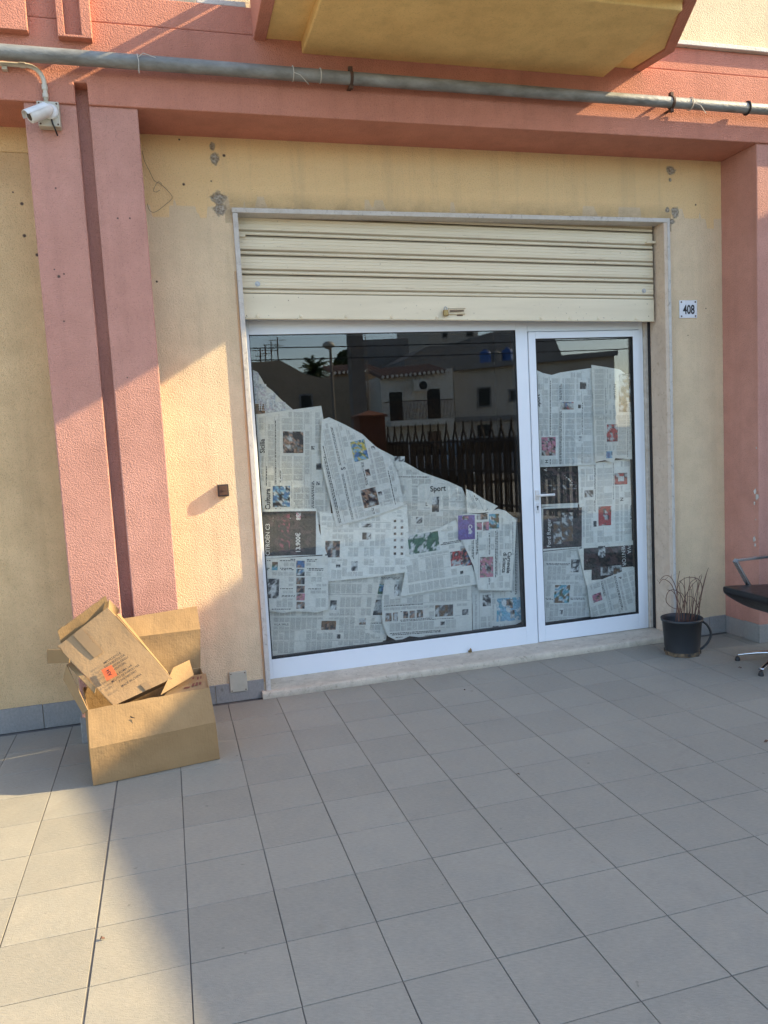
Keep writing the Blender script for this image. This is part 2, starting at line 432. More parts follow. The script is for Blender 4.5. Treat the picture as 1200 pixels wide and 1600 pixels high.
# ------------------------------------------------------------------ the shop building
YB = -.345                                # front plane of pilasters and beam
bld = thing('shop_building', 'yellow and terracotta stucco building front with pink pilasters and a balcony over the shop', 'building', (1.4, 0, 0))
wl = MB()
wl.prism([(-1.0, 0), (-.057, 0), (-.057, 2.98), (2.916, 2.98), (2.916, 0), (12.1, 0), (12.1, 3.7), (-1.0, 3.7)], 0, .3)
wl.build('shop_wall', YEL, bld)
wl = MB(); wl.box(-6, -1.0, .004, .3, 0, 3.7); wl.build('side_wall', YEL2, bld)
wl = MB(); wl.box(-1.6, -1.10, -.006, .0, 3.255, 3.41); wl.box(-6, -1.6, -.008, 0, 3.25, 3.41); wl.build('plaster_strip', YEL, bld, bevel=.004)
# terracotta beam with a slit over the groove between the twin pilasters
LIP = .014
def beam(x0, x1, name, slit):
    b = MB()
    if slit: pts = [(x0, 3.385), (-.853, 3.385), (-.853, 3.492), (-.790, 3.492), (-.790, 3.385), (x1, 3.385), (x1, 3.797), (x0, 3.797)]
    else: pts = [(x0, 3.385), (x1, 3.385), (x1, 3.797), (x0, 3.797)]
    b.prism(pts, YB-LIP, .05)
    return b.build(name, TERR, bld, bevel=.006)
beam(-6, 12.1, 'beam', True)
b = MB(); b.box(-6, 12.1, YB-.002, .05, 3.803, 3.945); b.build('string_course', TERR, bld, bevel=.006)
b = MB(); b.box(-6, 12.1, YB+.02, .05, 3.79, 3.81); b.build('course_joint', BROWNPL, bld)
def pilaster(x0, x1):
    b = MB(); b.box(x0, x1, YB, .02, 0, 3.386); return b.build('pilaster', PINK, bld, bevel=.006)
pilaster(-1.105, -.853); pilaster(-.790, -.548)
pilaster(3.372, 3.625); pilaster(3.69, 3.94)
for (u, v, s_) in [(1180, 768, .016), (1183, 776, .020), (1179, 786, .011), (1179, 843, .017), (1180, 852, .010), (1182, 700, .006), (1181, 812, .005)]:
    c = PY(u, v, YB-.0015); rn = random.Random(u+v); g = MB(); n = 9
    g.extrude([c+Vector((math.cos(k*2*math.pi/n)*s_*rn.uniform(.35, .8), 0, math.sin(k*2*math.pi/n)*s_*rn.uniform(.7, 1.6))) for k in range(n)], (0, .003, 0)); g.build('bare_plaster_chip', PLASTER, bld)
b = MB(); b.box(-.86, -.78, YB+.075, .02, 0, 3.5); b.build('pilaster_groove', PINK, bld)
b = MB(); b.box(3.62, 3.70, YB+.075, .02, 0, 3.386); b.build('pilaster_groove', PINK, bld)
# upper storey
b = MB(); b.box(2.62, 12.1, YB+.03, .05, 3.975, 7.2); b.box(-6, .1, YB+.06, .05, 3.975, 7.2); b.box(.1, 2.62, YB+.10, .05, 3.945, 7.2); b.build('upper_wall', CREAM, bld)
b = MB(); b.box(2.60, 12.1, YB-.035, YB+.1, 3.946, 3.974); b.build('window_sill', MARB, bld, bevel=.004)
b = MB(); b.box(-.20, .06, YB+.004, YB+.1, 3.946, 3.974); b.build('window_sill', MARB, bld, bevel=.004)
def upblock(x0, x1, z0, notch=None):
    b = MB(); yf = YB-.065
    if notch:
        a, c, dz = notch
        b.prism([(x0, z0), (x1, z0), (x1, 5.2), (c, 5.2), (c, z0+.012), (a, z0+.012), (a, 5.2), (x0, 5.2)], yf, yf+.045); b.box(x0, x1, yf+.045, YB+.05, z0, 5.2)
    else: b.box(x0, x1, yf, YB+.05, z0, 5.2)
    return b.build('upper_pilaster', TERR, bld, bevel=.003)
upblock(-1.40, -1.045, 3.705); upblock(-.905, -.742, 3.69, (-.872, -.792, .035))
# skirting of cut tiles
def skirting():
    rn = random.Random(5)
    def run(p, q, outn, h0=.142):
        g = MB()
        p, q = Vector(p), Vector(q); d = (q-p); Ln = d.length; d.normalize(); t = 0; o3 = Vector(outn)*.011
        step = .3; t = -rn.uniform(0, .25)
        while t < Ln:
            a, c = max(t, 0)+.0015, min(t+step, Ln)-.0015
            if c-a > .01:
                k = len(g.f); A = p+d*a; hh = h0+rn.uniform(-.003, .003)
                g.obox(A+Vector((0, 0, .001)), d*(c-a), o3, Vector((0, 0, hh)))
                cc = (rn.random(), rn.random(), rn.random())
                for f in range(k, len(g.f)): g.col[f] = cc
            t += step
        g.build('skirting', SKIRT, bld, bevel=.0015, seg=1)
    run((-6, .004, 0), (-1.105, .004, 0), (0, -1, 0))
    run((-1.105, -.002, 0), (-1.105, YB, 0), (-1, 0, 0)); run((-1.115, YB, 0), (-.853, YB, 0), (0, -1, 0)); run((-.79, YB, 0), (-.538, YB, 0), (0, -1, 0))
    run((-.548, YB, 0), (-.548, -.002, 0), (1, 0, 0)); run((-.535, 0, 0), (-.06, 0, 0), (0, -1, 0), .118)
    run((2.93, 0, 0), (3.37, 0, 0), (0, -1, 0), .128); run((3.372, -.013, 0), (3.372, YB, 0), (-1, 0, 0), .128)
    run((3.361, YB, 0), (3.625, YB, 0), (0, -1, 0), .128); run((3.69, YB, 0), (3.94, YB, 0), (0, -1, 0), .128); run((3.95, 0, 0), (12.0, 0, 0), (0, -1, 0), .128)
skirting()
# marble lining of the shop opening and the worn threshold
b = MB(); b.box(-.057, -.027, -.019, .27, .012, 2.955); b.build('left_door_jamb', MARB, bld, bevel=.003)
b = MB(); b.box(2.886, 2.916, -.019, .27, .012, 2.955); b.build('right_door_jamb', MARBIN, bld, bevel=.003)
b = MB(); b.box(2.912, 2.933, -.0235, -.0, .012, 2.984); b.build('jamb_edge', MARB, bld, bevel=.002)
b = MB(); b.box(-.060, 2.919, -.021, .27, 2.956, 2.984); b.build('lintel', MARB, bld, bevel=.003)
def threshold():
    g = MB(); n = 90; x0, x1 = -.085, 2.93; rn = random.Random(8)
    prof = []
    rows = []
    for k in range(n+1):
        x = x0+(x1-x0)*k/n
        w = noise.noise(Vector((x*5, 3, 0)))*.006+noise.noise(Vector((x*19, 7, 0)))*.003
        top = .046+noise.noise(Vector((x*7, 1, 0)))*.0015
        rows.append([(x, -.047+w, .001), (x, -.049+w*1.2, .020), (x, -.046+w*1.4, .036), (x, -.036+w*1.5, top-.003), (x, -.022+w, top), (x, .12, top+.002), (x, .36, top+.002)])
    m = len(rows[0]); vs = [p for r in rows for p in r]
    fs = [(i*m+j, (i+1)*m+j, (i+1)*m+j+1, i*m+j+1) for i in range(n) for j in range(m-1)]
    fs += [tuple(range(m-1, -1, -1)), tuple(n*m+j for j in range(m))]
    return g.add(vs, fs).build('threshold', TRAV, bld, smooth=False)
threshold()
b = MB(); b.box(2.853, 2.880, .185, .27, .05, 2.40)
b.build('jamb_filler', PLASTER, bld, bevel=.003)
for xa, xb in ((2.880, 2.886), (-.027, -.022)):
    b = MB(); b.box(xa, xb, .16, .27, .05, 2.95); b.build('shutter_guide', RUBBER, bld)
FILL = simple('orange_filler', (.62, .36, .17), .9, c2=(.50, .36, .22), scale=9)
b = MB(); b.box(-.068, -.0575, -.006, .02, .10, 2.62); b.build('filler_seam', FILL, bld, bevel=.003)
# the empty shop behind the glass
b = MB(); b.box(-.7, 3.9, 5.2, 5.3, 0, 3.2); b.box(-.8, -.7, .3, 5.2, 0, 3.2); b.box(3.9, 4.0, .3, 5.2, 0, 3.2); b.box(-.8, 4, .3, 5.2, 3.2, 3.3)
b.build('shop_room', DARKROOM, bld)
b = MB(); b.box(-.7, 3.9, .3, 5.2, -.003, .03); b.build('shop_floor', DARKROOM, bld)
# balcony
bal = MB()
bal.box(.35, 2.235, -1.12, YB+.01, 3.722, 3.84)
bp = bal.build('balcony', SOFF, bld, bevel=.008)
b = MB(); b.extrude([(.155, YB+.012, 3.785), (2.43, YB+.012, 3.785), (2.48, -.62, 3.785), (2.25, -1.11, 3.785), (2.10, -1.30, 3.785), (.145, -1.30, 3.785)], (0, 0, .23)); b.build('balcony_border', SOFF, bp)
b = MB(); b.extrude([(.085, YB+.012, 3.772), (.155, YB+.012, 3.772), (.145, -1.37, 3.772), (.075, -1.37, 3.772)], (0, 0, .262))
b.extrude([(2.432, YB+.012, 3.772), (2.497, YB+.012, 3.772), (2.548, -.62, 3.772), (2.318, -1.125, 3.772), (2.12, -1.37, 3.772), (2.04, -1.37, 3.772), (2.252, -1.105, 3.772), (2.482, -.62, 3.772)], (0, 0, .262))
b.extrude([(.146, -1.302, 3.773), (2.092, -1.302, 3.773), (2.039, -1.37, 3.773), (.146, -1.37, 3.773)], (0, 0, .261))
b.build('balcony_fascia', TERR, bp, bevel=.006)
rl = MB()
for (p, q) in [((.115, YB-.02), (.108, -1.33)), ((2.46, YB-.02), (2.51, -.62)), ((2.51, -.62), (2.28, -1.115)), ((2.28, -1.115), (2.08, -1.335)), ((.11, -1.335), (2.08, -1.335))]:
    p = Vector((*p, 0)); q = Vector((*q, 0)); d = q-p
    for z in (4.075, 5.03): rl.obox(p+Vector((-.018, -.018, z)), d, (.036, .0, 0) if abs(d.y) > .5 else (0, .036, 0), (0, 0, .032))
    n = max(2, int(d.length/.55))
    for k in range(n+1):
        c = p+d*k/n; rl.box(c.x-.016, c.x+.016, c.y-.016, c.y+.016, 4.03, 5.04)
rl.build('balcony_railing', IRON, bp)

# ------------------------------------------------------------------ unseen wing added on the right, roofline shaped to shade the forecourt
wing = thing('shade_caster_wing', 'added ochre wing beyond the right edge, its sloping roof shaped to shade the forecourt', 'building', (6.5, -3, 0))
X0, X1 = 8.0, 13.0
TOPS = [(-1.22, 5.60), (-1.52, 5.555), (-2.9, 5.285), (-4.4, 5.03), (-7.4, 4.98)]
b = MB(); b.extrude([(X0+.06, -1.26, 0)]+[(X0+.06, y, z-.06) for y, z in TOPS]+[(X0+.06, -7.3, 0)], (X1-X0-.06, 0, 0)); b.build('shade_caster_wall', YEL2, wing)
b = MB(); b.extrude([(X0-.02, y, z) for y, z in TOPS]+[(X0-.02, y, z-.055) for y, z in TOPS[::-1]], (X1-X0+.1, 0, 0)); b.build('roof', TERR, wing)
for y0, y1, z0, z1, nm, mm in ((-3.4, -2.4, 0, 2.15, 'door', IRON),)+tuple((ya, ya+1.05, za, za+1.3, 'window', RUBBER) for ya in (-6.6, -5.0, -3.4) for za in (1.0, 3.2) if not (ya == -3.4 and za == 1.0)):
    b = MB(); b.box(X0+.035, X0+.062, y0, y1, z0, z1); fr_ = b.build(nm, mm, wing, bevel=.004)
    if nm == 'window':
        b = MB()
        for (ya, yb, za, zb) in ((y0-.07, y0-.001, z0-.07, z1+.07), (y1+.001, y1+.07, z0-.07, z1+.07), (y0, y1, z1+.001, z1+.07), (y0, y1, z0-.09, z0-.001)): b.box(X0+.02, X0+.061, ya, yb, za, zb)
        b.build('window_frame', MARB, fr_)
# ------------------------------------------------------------------ roller shutter (hangs a little skew)
sh = thing('roller_shutter', 'dirty cream metal roller shutter half raised above the shop window', 'shutter', (1.42, .1, 2.3))
SL = -.0188
def skew(mb):
    mb.v = [(x, y, z+SL*(x+.02)) for x, y, z in mb.v]; return mb
g = MB()
zs = [2.507+.1155*k for k in range(0, 5)]
XA, XB = -.021, 2.868
for z0 in zs:                             # one slat: a ribbed face with a rolled hook along its lower edge
    H = .1155
    prof = [(.112, 0), (.094, .0035), (.088, .009), (.088, .016), (.094, .022), (.097, .024), (.097, .0265), (.092, .029), (.089, .036)]
    for r in range(3):
        zb = .045+r*.021
        prof += [(.088, zb), (.0905, zb+.0015), (.0905, zb+.0035), (.088, zb+.005)]
    prof += [(.0875, .104), (.093, .111), (.104, H-.0005)]
    vs = [(XA, y, z0+z) for y, z in prof]+[(XB, y, z0+z) for y, z in prof]; n = len(prof)
    fm = [2]+[0]*(n-2)
    for i in range(n-1):
        zz = prof[i][1]
        mi = 2 if i == 0 else (1 if .0235 < zz < .035 or zz > .103 else 0)
        g.f.append(tuple(len(g.v)+q for q in (i+1, i, i+n, i+n+1))); g.m.append(mi)
    g.v += vs
skew(g).build('shutter_slats', [SHUT, SHUTD, SLOT], sh)
g = MB(); g.box(XA, XB, .1045, .115, 2.36, 3.2); skew(g).build('slat_joints', SHUTD, sh)
g = MB(); g.prism([(XA, 2.357), (XB, 2.357), (XB, 2.506), (XA, 2.506)], .084, .104); g.box(XA, XB, .080, .104, 2.352, 2.3565)
bb = skew(g).build('bottom_bar', SHUT, sh, bevel=.0025)
for x in (.06, .33, .62, .92, 1.23, 1.98, 2.2, 2.42, 2.72):
    g = MB(); g.lathe([(.011, 0), (.011, .003), (.006, .006), (.0, .007)], (x, .084, 2.372), 12, axis=(0, -1, 0)); skew(g).build('rivet', SHUT, bb)
for x in (.075, 2.79):
    g = MB(); g.lathe([(.016, 0), (.016, .004), (.009, .004), (.008, .009), (.0, .009)], (x, .088, 2.565), 16, axis=(0, -1, 0)); skew(g).build('slat_bolt', STEEL, sh)
for x0, x1, zc in ((-.026, .02, 2.848), (2.81, 2.884, 2.845)):
    g = MB(); g.box(x0, x1, .072, .088, zc-.008, zc+.008); g.build('stop_bracket', SHUT, sh, bevel=.002)
g = MB(); hx, hz = 1.36, 2.385
g.tube([(hx-.05, .084, hz+.018), (hx-.05, .066, hz+.018), (hx+.065, .066, hz+.018), (hx+.065, .084, hz+.018)], .0035, 8)
g.tube([(hx-.05, .084, hz-.016), (hx-.05, .072, hz-.016), (hx+.065, .072, hz-.016), (hx+.065, .084, hz-.016)], .0035, 8)
g.box(hx-.055, hx+.07, .082, .084, hz-.022, hz+.024)
g.build('latch', SHUT, sh)
g = MB(); g.box(hx-.045, hx+.055, .066, .071, hz-.004, hz+.004); g.box(hx+.01, hx+.05, .078, .0835, hz-.03, hz-.024); g.build('latch_bolt', IRON, sh, bevel=.001)
lk = thing('padlock', 'small brass padlock hanging from the latch of the roller shutter', 'padlock', (1.285, .07, 2.37))
g = MB(); g.box(1.270, 1.302, .056, .076, 2.352, 2.392); g.build('padlock_body', BRASS, lk, bevel=.003)
g = MB(); g.tube([(1.277, .066, 2.390)]+[(1.286-.009*math.cos(a), .066, 2.402+.009*math.sin(a)) for a in [k*math.pi/8 for k in range(9)]]+[(1.295, .066, 2.390)], .003, 8); g.build('shackle', STEEL, lk)

# ------------------------------------------------------------------ shop window and door of white aluminium
def ringframe(g, x0, x1, z0, z1, l, r, b_, t, y0, y1):
    """four mitre-free profiles butted end to end"""
    g.box(x0, x0+l, y0, y1, z0, z1); g.box(x1-r, x1, y0, y1, z0, z1)
    g.box(x0+l, x1-r, y0, y1, z0, z0+b_); g.box(x0+l, x1-r, y0, y1, z1-t, z1)
win = thing('shop_window', 'large fixed shop window in a white aluminium frame, papered over from inside', 'window', (.92, .2, .05))
g = MB(); ringframe(g, -.026, 1.930, .047, 2.40, .040, .087, .130, .128, .2, .262); g.build('window_frame', ALU, win, bevel=.0025)
g = MB(); ringframe(g, .014, 1.843, .177, 2.272, .004, .004, .004, .004, .203, .24); g.build('window_gasket', RUBBER, win)
g = MB(); g.box(.018, 1.839, .2105, .2165, .181, 2.268); g.build('window_pane', GLASS, win)
g = MB(); ringframe(g, .018, 1.839, .181, 2.268, .006, .006, .006, .006, .2175, .26); g.build('glazing_bead', RUBBER, win)
g = MB(); ringframe(g, 1.931, 2.852, .047, 2.40, .004, .030, .003, .140, .206, .262); g.build('door_frame', ALU, win, bevel=.0025)
g = MB(); hk = PY(734, 1028, .1); g.tube([(1.395, .19, .060), (1.395, .182, .060), (1.395, .178, .072), (1.399, .178, .080), (1.404, .178, .072), (1.404, .182, .060), (1.404, .19, .060)], .004, 8)
g.box(1.388, 1.412, .186, .199, .050, .062); g.build('floor_hook', BRASS, win, bevel=.002)
dr = thing('shop_door', 'narrow glazed shop door in white aluminium with a lever handle, papered over from inside', 'door', (2.37, .2, .05))
g = MB(); ringframe(g, 1.938, 2.818, .052, 2.256, .052, .053, .116, .046, .194, .250); g.build('door_leaf', ALU, dr, bevel=.003)
g = MB(); ringframe(g, 1.990, 2.765, .168, 2.210, .004, .004, .004, .004, .198, .24); g.build('door_gasket', RUBBER, dr)
g = MB(); g.box(1.994, 2.761, .2105, .2165, .172, 2.206); g.build('door_pane', GLASS, dr)
g = MB(); ringframe(g, 1.994, 2.761, .172, 2.206, .006, .006, .006, .006, .2175, .25); g.build('door_bead', RUBBER, dr)
g = MB(); hz = 1.118
g.box(1.944, 1.970, .182, .194, hz-.035, hz+.035); g.tube([(1.957, .186, hz), (1.957, .150, hz), (1.962, .146, hz), (1.975, .1445, hz), (2.072, .1445, hz-.002)], [.009, .009, .010, .0095, .009], 12)
g.build('door_handle', WPLAST, dr, bevel=.002)
g = MB(); g.box(1.946, 1.972, .1885, .194, hz-.128, hz-.058); lp = g.build('lock_plate', ENAMEL, dr, bevel=.0015)
g = MB(); g.lathe([(.007, 0), (.007, .003), (0, .003)], (1.959, .1885, hz-.083), 14, axis=(0, -1, 0)); g.box(1.956, 1.962, .1865, .189, hz-.107, hz-.088); g.build('keyhole', BLK, lp)

# ------------------------------------------------------------------ small things on the facade
pl = thing('house_number_plate', 'white enamel house number plate reading 408 on the yellow wall', 'number plate', (3.083, -.003, 2.368))
g = MB(); g.box(3.010, 3.156, -.007, -.001, 2.306, 2.430); pp = g.build('plate', ENAMEL, pl, bevel=.003)
g = MB(); put_text(g, '408', (3.086, -.0085, 2.366), (1, 0, 0), (0, 0, 1), .062, 0, .035, .72); g.build('numerals', BLK, pl)
for x in (3.026, 3.140):
    for z in (2.319, 2.417):
        g = MB(); g.lathe([(.006, 0), (.006, .002), (0, .003)], (x, -.007, z), 10, axis=(0, -1, 0)); g.build('screw', IRON, pp)
ks = thing('key_switch_box', 'small square brown switch box fixed to the sunlit yellow wall', 'switch box', (-.232, -.01, 1.32))
g = MB(); g.box(-.264, -.199, -.034, 0, 1.284, 1.356); g.build('switch_case', BROWNPL, ks, bevel=.003)
g = MB(); g.box(-.256, -.207, -.038, -.034, 1.292, 1.348); g.lathe([(.008, 0), (.008, .003), (0, .003)], (-.232, -.038, 1.322), 12, axis=(0, -1, 0)); g.build('switch_cover', IRON, ks, bevel=.001)
cp = thing('wall_cover_plate', 'small square beige blanking plate at the foot of the yellow wall beside the shop window', 'cover plate', (-.226, -.02, .125))
g = MB(); g.box(-.279, -.172, -.019, -.0, .062, .190); cv_ = g.build('cover', BPLAST, cp, bevel=.004)
for x, z in ((-.268, .073), (-.183, .073), (-.268, .179), (-.183, .179)):
    g = MB(); g.lathe([(.004, 0), (.004, .001), (0, .0015)], (x, -.019, z), 8, axis=(0, -1, 0)); g.build('screw', IRON, cv_)

pipe = thing('drain_pipe', 'long grey weathered metal pipe running along the terracotta beam', 'pipe', (1.2, -.445, 3.57))
py = -.421
g = MB(); g.tube([(-5.5, py-.016, 3.582), (-1.2, py-.014, 3.581), (-.3, py-.006, 3.581), (.75, py, 3.579), (2.2, py, 3.573), (12.0, py, 3.54)], [.037, .037, .036, .034, .0325, .031], 24); g.build('pipe_tube', PIPE, pipe, smooth=True)
def zat(x): return 3.584-.0045*max(0, x)
for (u, v) in [(548, 121), (1049, 160)]:
    p = PY(u, v, py); z = zat(p.x)
    g = MB(); g.lathe([(.036, -.009), (.039, -.008), (.039, .008), (.036, .009)], (p.x, py, z), 24, axis=(1, 0, 0))
    g.box(p.x-.012, p.x+.012, py+.005, YB-.012, z+.037, z+.043); g.box(p.x-.012, p.x+.012, py+.005, YB-.012, z-.043, z-.037)
    g.box(p.x-.012, p.x+.012, py-.010, py+.012, z+.037, z+.060); g.box(p.x-.011, p.x+.011, py-.010, py+.012, z-.058, z-.037)
    g.build('pipe_clamp', IRON, pipe, bevel=.002)
for (u, v, kind) in [(215, 95, 2), (457, 112, 1), (500, 118, 0), (1078, 162, 1), (1167, 170, 3)]:
    p = PY(u, v, py); z = zat(p.x)
    g = MB(); r = .003 if kind < 3 else .007
    g.tube([(p.x, py+.0375*math.cos(a), z+.0375*math.sin(a)) for a in [k*2*math.pi/20 for k in range(21)]], r, 6)
    if kind == 1: g.tube([(p.x, py-.039, z-.01), (p.x+.03, py-.06, z-.03), (p.x+.075, py-.055, z-.075)], .002, 5)
    if kind == 2:
        g.tube([(p.x, py-.039, z+.02), (p.x+.005, py-.062, z-.02), (p.x+.002, py-.05, z-.075)], .0022, 5)
        g.tube([(p.x, py-.040, z+.005), (p.x+.03, py-.065, z+.018), (p.x+.06, py-.06, z+.012), (p.x+.09, py-.055, z+.005)], .0022, 5)
    g.build('pipe_tie', STRING if kind < 3 else BLK, pipe)

cam_t = thing('security_camera', 'white bullet security camera on a beige junction box high on the left pilaster', 'security camera', (-.98, YB, 3.31))
g = MB(); g.box(-1.037, -.932, YB-.055, YB, 3.252, 3.375); jb = g.build('junction_box', BPLAST, cam_t, bevel=.004)
for x, z in ((-1.026, 3.263), (-.943, 3.263), (-1.026, 3.364), (-.943, 3.364)):
    g = MB(); g.lathe([(.005, 0), (.005, .001), (0, .0015)], (x, YB-.055, z), 8, axis=(0, -1, 0)); g.build('screw', IRON, jb)
cc = Vector((-.975, YB-.055, 3.322))
g = MB(); g.lathe([(.037, 0), (.037, .010), (.030, .016), (.018, .018), (.016, .034), (.0, .036)], cc, 28, axis=(0, -1, 0)); g.build('camera_mount', WPLAST, cam_t, smooth=False)
bd = Vector((-.78, -.36, -.50)).normalized(); c0 = cc+Vector((.004, -.034, .004))
g = MB(); g.lathe([(.012, -.012), (.020, .0), (.030, .012), (.0335, .03), (.034, .118), (.031, .122)], c0, 28, axis=bd); hs = g.build('camera_housing', WPLAST, cam_t, smooth=True)
g = MB(); g.lathe([(.031, .1195), (.030, .1215), (.010, .1225), (.0, .1225)], c0, 28, axis=bd); g.build('camera_lens', LENS, hs)
up = Vector((0, 0, 1)); sd = bd.cross(up).normalized(); uu = sd.cross(bd)
g = MB()
ar = [sd*math.cos(a)*.0365+uu*math.sin(a)*.0365 for a in [rad(x) for x in range(10, 171, 16)]]
ar2 = [sd*math.cos(a)*.0345+uu*math.sin(a)*.0345 for a in [rad(x) for x in range(10, 171, 16)]]
n = len(ar); A, B = c0+bd*.02, c0+bd*.138
vs = [A+p for p in ar]+[B+p for p in ar]+[A+p for p in ar2]+[B+p for p in ar2]
fs = [(i, i+1, i+1+n, i+n) for i in range(n-1)]+[(i+1+2*n, i+2*n, i+3*n, i+1+3*n) for i in range(n-1)]+[(i, i+2*n, i+1+2*n, i+1) for i in range(n-1)]+[(i+n, i+1+n, i+1+3*n, i+3*n) for i in range(n-1)]
g.add(vs, fs); g.build('sun_shield', WPLAST, hs)
g = MB(); g.tube([(-.972, YB-.058, 3.285), (-.968, YB-.062, 3.262), (-.960, YB-.05, 3.240), (-.955, YB-.01, 3.225)], .004, 8); g.build('camera_cable', BLK, cam_t)
cd = thing('cable_conduit', 'ivory plastic cable conduit bending down to the security camera box', 'conduit', (-1.2, YB, 3.54))
arc = [(-1.075+.082*math.sin(a), YB-.030, 3.470+.082*math.cos(a)) for a in [k*math.pi/2/8 for k in range(9)]]
g = MB(); g.tube([(-3.5, YB-.030, 3.546), (-1.09, YB-.030, 3.552)]+arc+[(-.993, YB-.030, 3.43), (-.993, YB-.028, 3.376)], .0115, 14); g.build('conduit_tube', CONDUIT, cd, smooth=True)
for a, b2 in (((-1.10, 3.552), (-1.075, 3.552)), ((-.9935, 3.462), (-.9935, 3.438)), ((-.9935, 3.42), (-.9935, 3.40))):
    g = MB(); g.tube([(a[0], YB-.030, a[1]), (b2[0], YB-.030, b2[1])], .0145, 14); g.build('collar', CONDUIT, cd)
g = MB(); g.box(-1.185, -1.160, YB-.042, YB-.012, 3.522, 3.538); g.build('conduit_clip', CONDUIT, cd)
w = [PY(u, v, -.012) for u, v in [(222, 236), (226, 252), (233, 266), (241, 282), (250, 287), (262, 298), (269, 309), (258, 320), (243, 331), (234, 329), (230, 318)]]
def smooth_path(p, n=6):
    out = []
    for i in range(len(p)-1):
        a, b_, c, d = p[max(i-1, 0)], p[i], p[i+1], p[min(i+2, len(p)-1)]
        for k in range(n):
            t = k/n; out.append(.5*((2*b_)+(c-a)*t+(2*a-5*b_+4*c-d)*t*t+(3*b_-a-3*c+d)*t**3))
    out.append(p[-1]); return out
g = MB(); g.tube(smooth_path(w), .0013, 6)
g.tube(smooth_path([PY(u, v, -.014) for u, v in [(253, 288), (247, 284), (240, 296), (243, 300), (250, 297)]]), .0012, 6)
tag(g.build('loose_wire', WIRE), 'thin brown loose wire curling down the yellow wall beside the pilaster', 'wire')

# ------------------------------------------------------------------ cardboard boxes
def panel(g, quad, t=.0045, mi=0, flip=False, flute=0, rag=0, seed=0, warp=.009):
    """one sheet of board: quad a,b,c,d (3-D), meshed fine, slightly warped, with thickness; u of its UV runs across the flutes"""
    a, b, c, d = map(Vector, quad); nx, ny = 14, 10
    nrm = (b-a).cross(d-a).normalized()
    if flip: nrm = -nrm
    LU, LV = (b-a).length, (d-a).length
    rn = random.Random(seed)
    vs = []
    for j in range(ny+1):
        for i in range(nx+1):
            s, t_ = i/nx, j/ny
            p = (a*(1-s)+b*s)*(1-t_)+(d*(1-s)+c*s)*t_
            w = noise.noise(p*7+Vector((seed*3.1, 0, 0)))*warp*math.sin(math.pi*s)**.5*math.sin(math.pi*t_)**.5 if 0 < s < 1 and 0 < t_ < 1 else 0
            p = p+nrm*w
            if rag and j == ny: p = p+(d-a).normalized()*noise.noise(Vector((s*9, seed, 0)))*rag
            vs.append(p)
    m = (nx+1)*(ny+1); vs2 = [p-nrm*t for p in vs]
    fs = []; uvs = []
    for j in range(ny):
        for i in range(nx):
            k = j*(nx+1)+i; f = (k, k+1, k+nx+2, k+nx+1)
            uv = [((x/nx)*LU, (y/ny)*LV) for x, y in ((i, j), (i+1, j), (i+1, j+1), (i, j+1))]
            if flute: uv = [(y, x) for x, y in uv]
            fs.append(f if not flip else f[::-1]); uvs.append(uv if not flip else uv[::-1])
            f2 = tuple(q+m for q in f); fs.append(f2[::-1] if not flip else f2); uvs.append(uv[::-1] if not flip else uv)
    rim = [i for i in range(nx+1)]+[(j+1)*(nx+1)-1 for j in range(1, ny+1)]+[ny*(nx+1)+i for i in range(nx-1, -1, -1)]+[j*(nx+1) for j in range(ny-1, 0, -1)]
    for i in range(len(rim)):
        p, q = rim[i], rim[(i+1) % len(rim)]; f = (p, p+m, q+m, q)
        fs.append(f if not flip else f[::-1]); uvs.append([(0, 0), (0, t), (.01, t), (.01, 0)])
    k0 = len(g.f); g.add(vs+vs2, fs, mi)
    for i, u in enumerate(uvs): g.uv[k0+i] = u
    return nrm
V = Vector
A, B = V((-1.008, -.960, .004)), V((-.405, -.876, .004))
dep = V((-.052, .385, 0))
Cc, Dd = B+dep, A+dep
am, bm = PY(140, 1170, -.985), PY(337, 1128, -.905)       # buckled waist of the front
at, bt = PY(137, 1109, -.915), PY(327, 1074, -.845)
ct, dt = Cc+V((0, 0, .376)), Dd+V((0.0, 0, .376))
bx = thing('cardboard_box', 'large open brown cardboard box standing crumpled on the paving in front of the pilasters', 'box', (-.72, -.75, 0))
g = MB()
panel(g, (A, B, bm, am), seed=1); panel(g, (am, bm, bt, at), seed=2, rag=.006)
panel(g, (B, Cc, ct, bt), seed=3); panel(g, (Cc, Dd, dt, ct), seed=4); panel(g, (Dd, A, at, dt), seed=5)
panel(g, (A+V((0, 0, .006)), B+V((0, 0, .006)), Cc+V((0, 0, .006)), Dd+V((0, 0, .006))), seed=6)
g.build('box_body', CARD, bx)
# back flap, creased, leaning on the wall
f0a, f0b = PY(202, 1012, -.50), PY(317, 1052, -.515)
f0a, f0b = dt+V((.02, .006, 0)), ct+V((0, .006, 0))
f1b = PY(313, 983, -.475); f2b = PY(307.5, 947, -.372)
f1a = f1b+V((-.60, -.012, 0)); f2a = f2b+(PY(201, 965, -.372)-f2b)*1.5
g = MB(); panel(g, (f0a, f0b, f1b, f1a), seed=7); panel(g, (f1a, f1b, f2b, f2a), seed=8, rag=.003); g.build('back_flap', CARD, bx)
# left flaps
g = MB(); panel(g, (PY(105, 1038, -.60), PY(148, 1083, -.88), PY(150, 1075, -.86), PY(111, 1034, -.58)), t=.005, seed=9, warp=.001)
panel(g, (PY(105, 1038, -.60), PY(138, 1109, -.914), PY(131, 1116, -.90), PY(100, 1062, -.60)), seed=31, warp=.002); g.build('left_flap', CARD, bx)
g = MB(); panel(g, (PY(74, 1037, -.40), PY(108, 1036, -.50), PY(108, 1016, -.50), PY(73, 1015, -.40)), seed=10); g.build('rear_left_flap', CARD, bx)
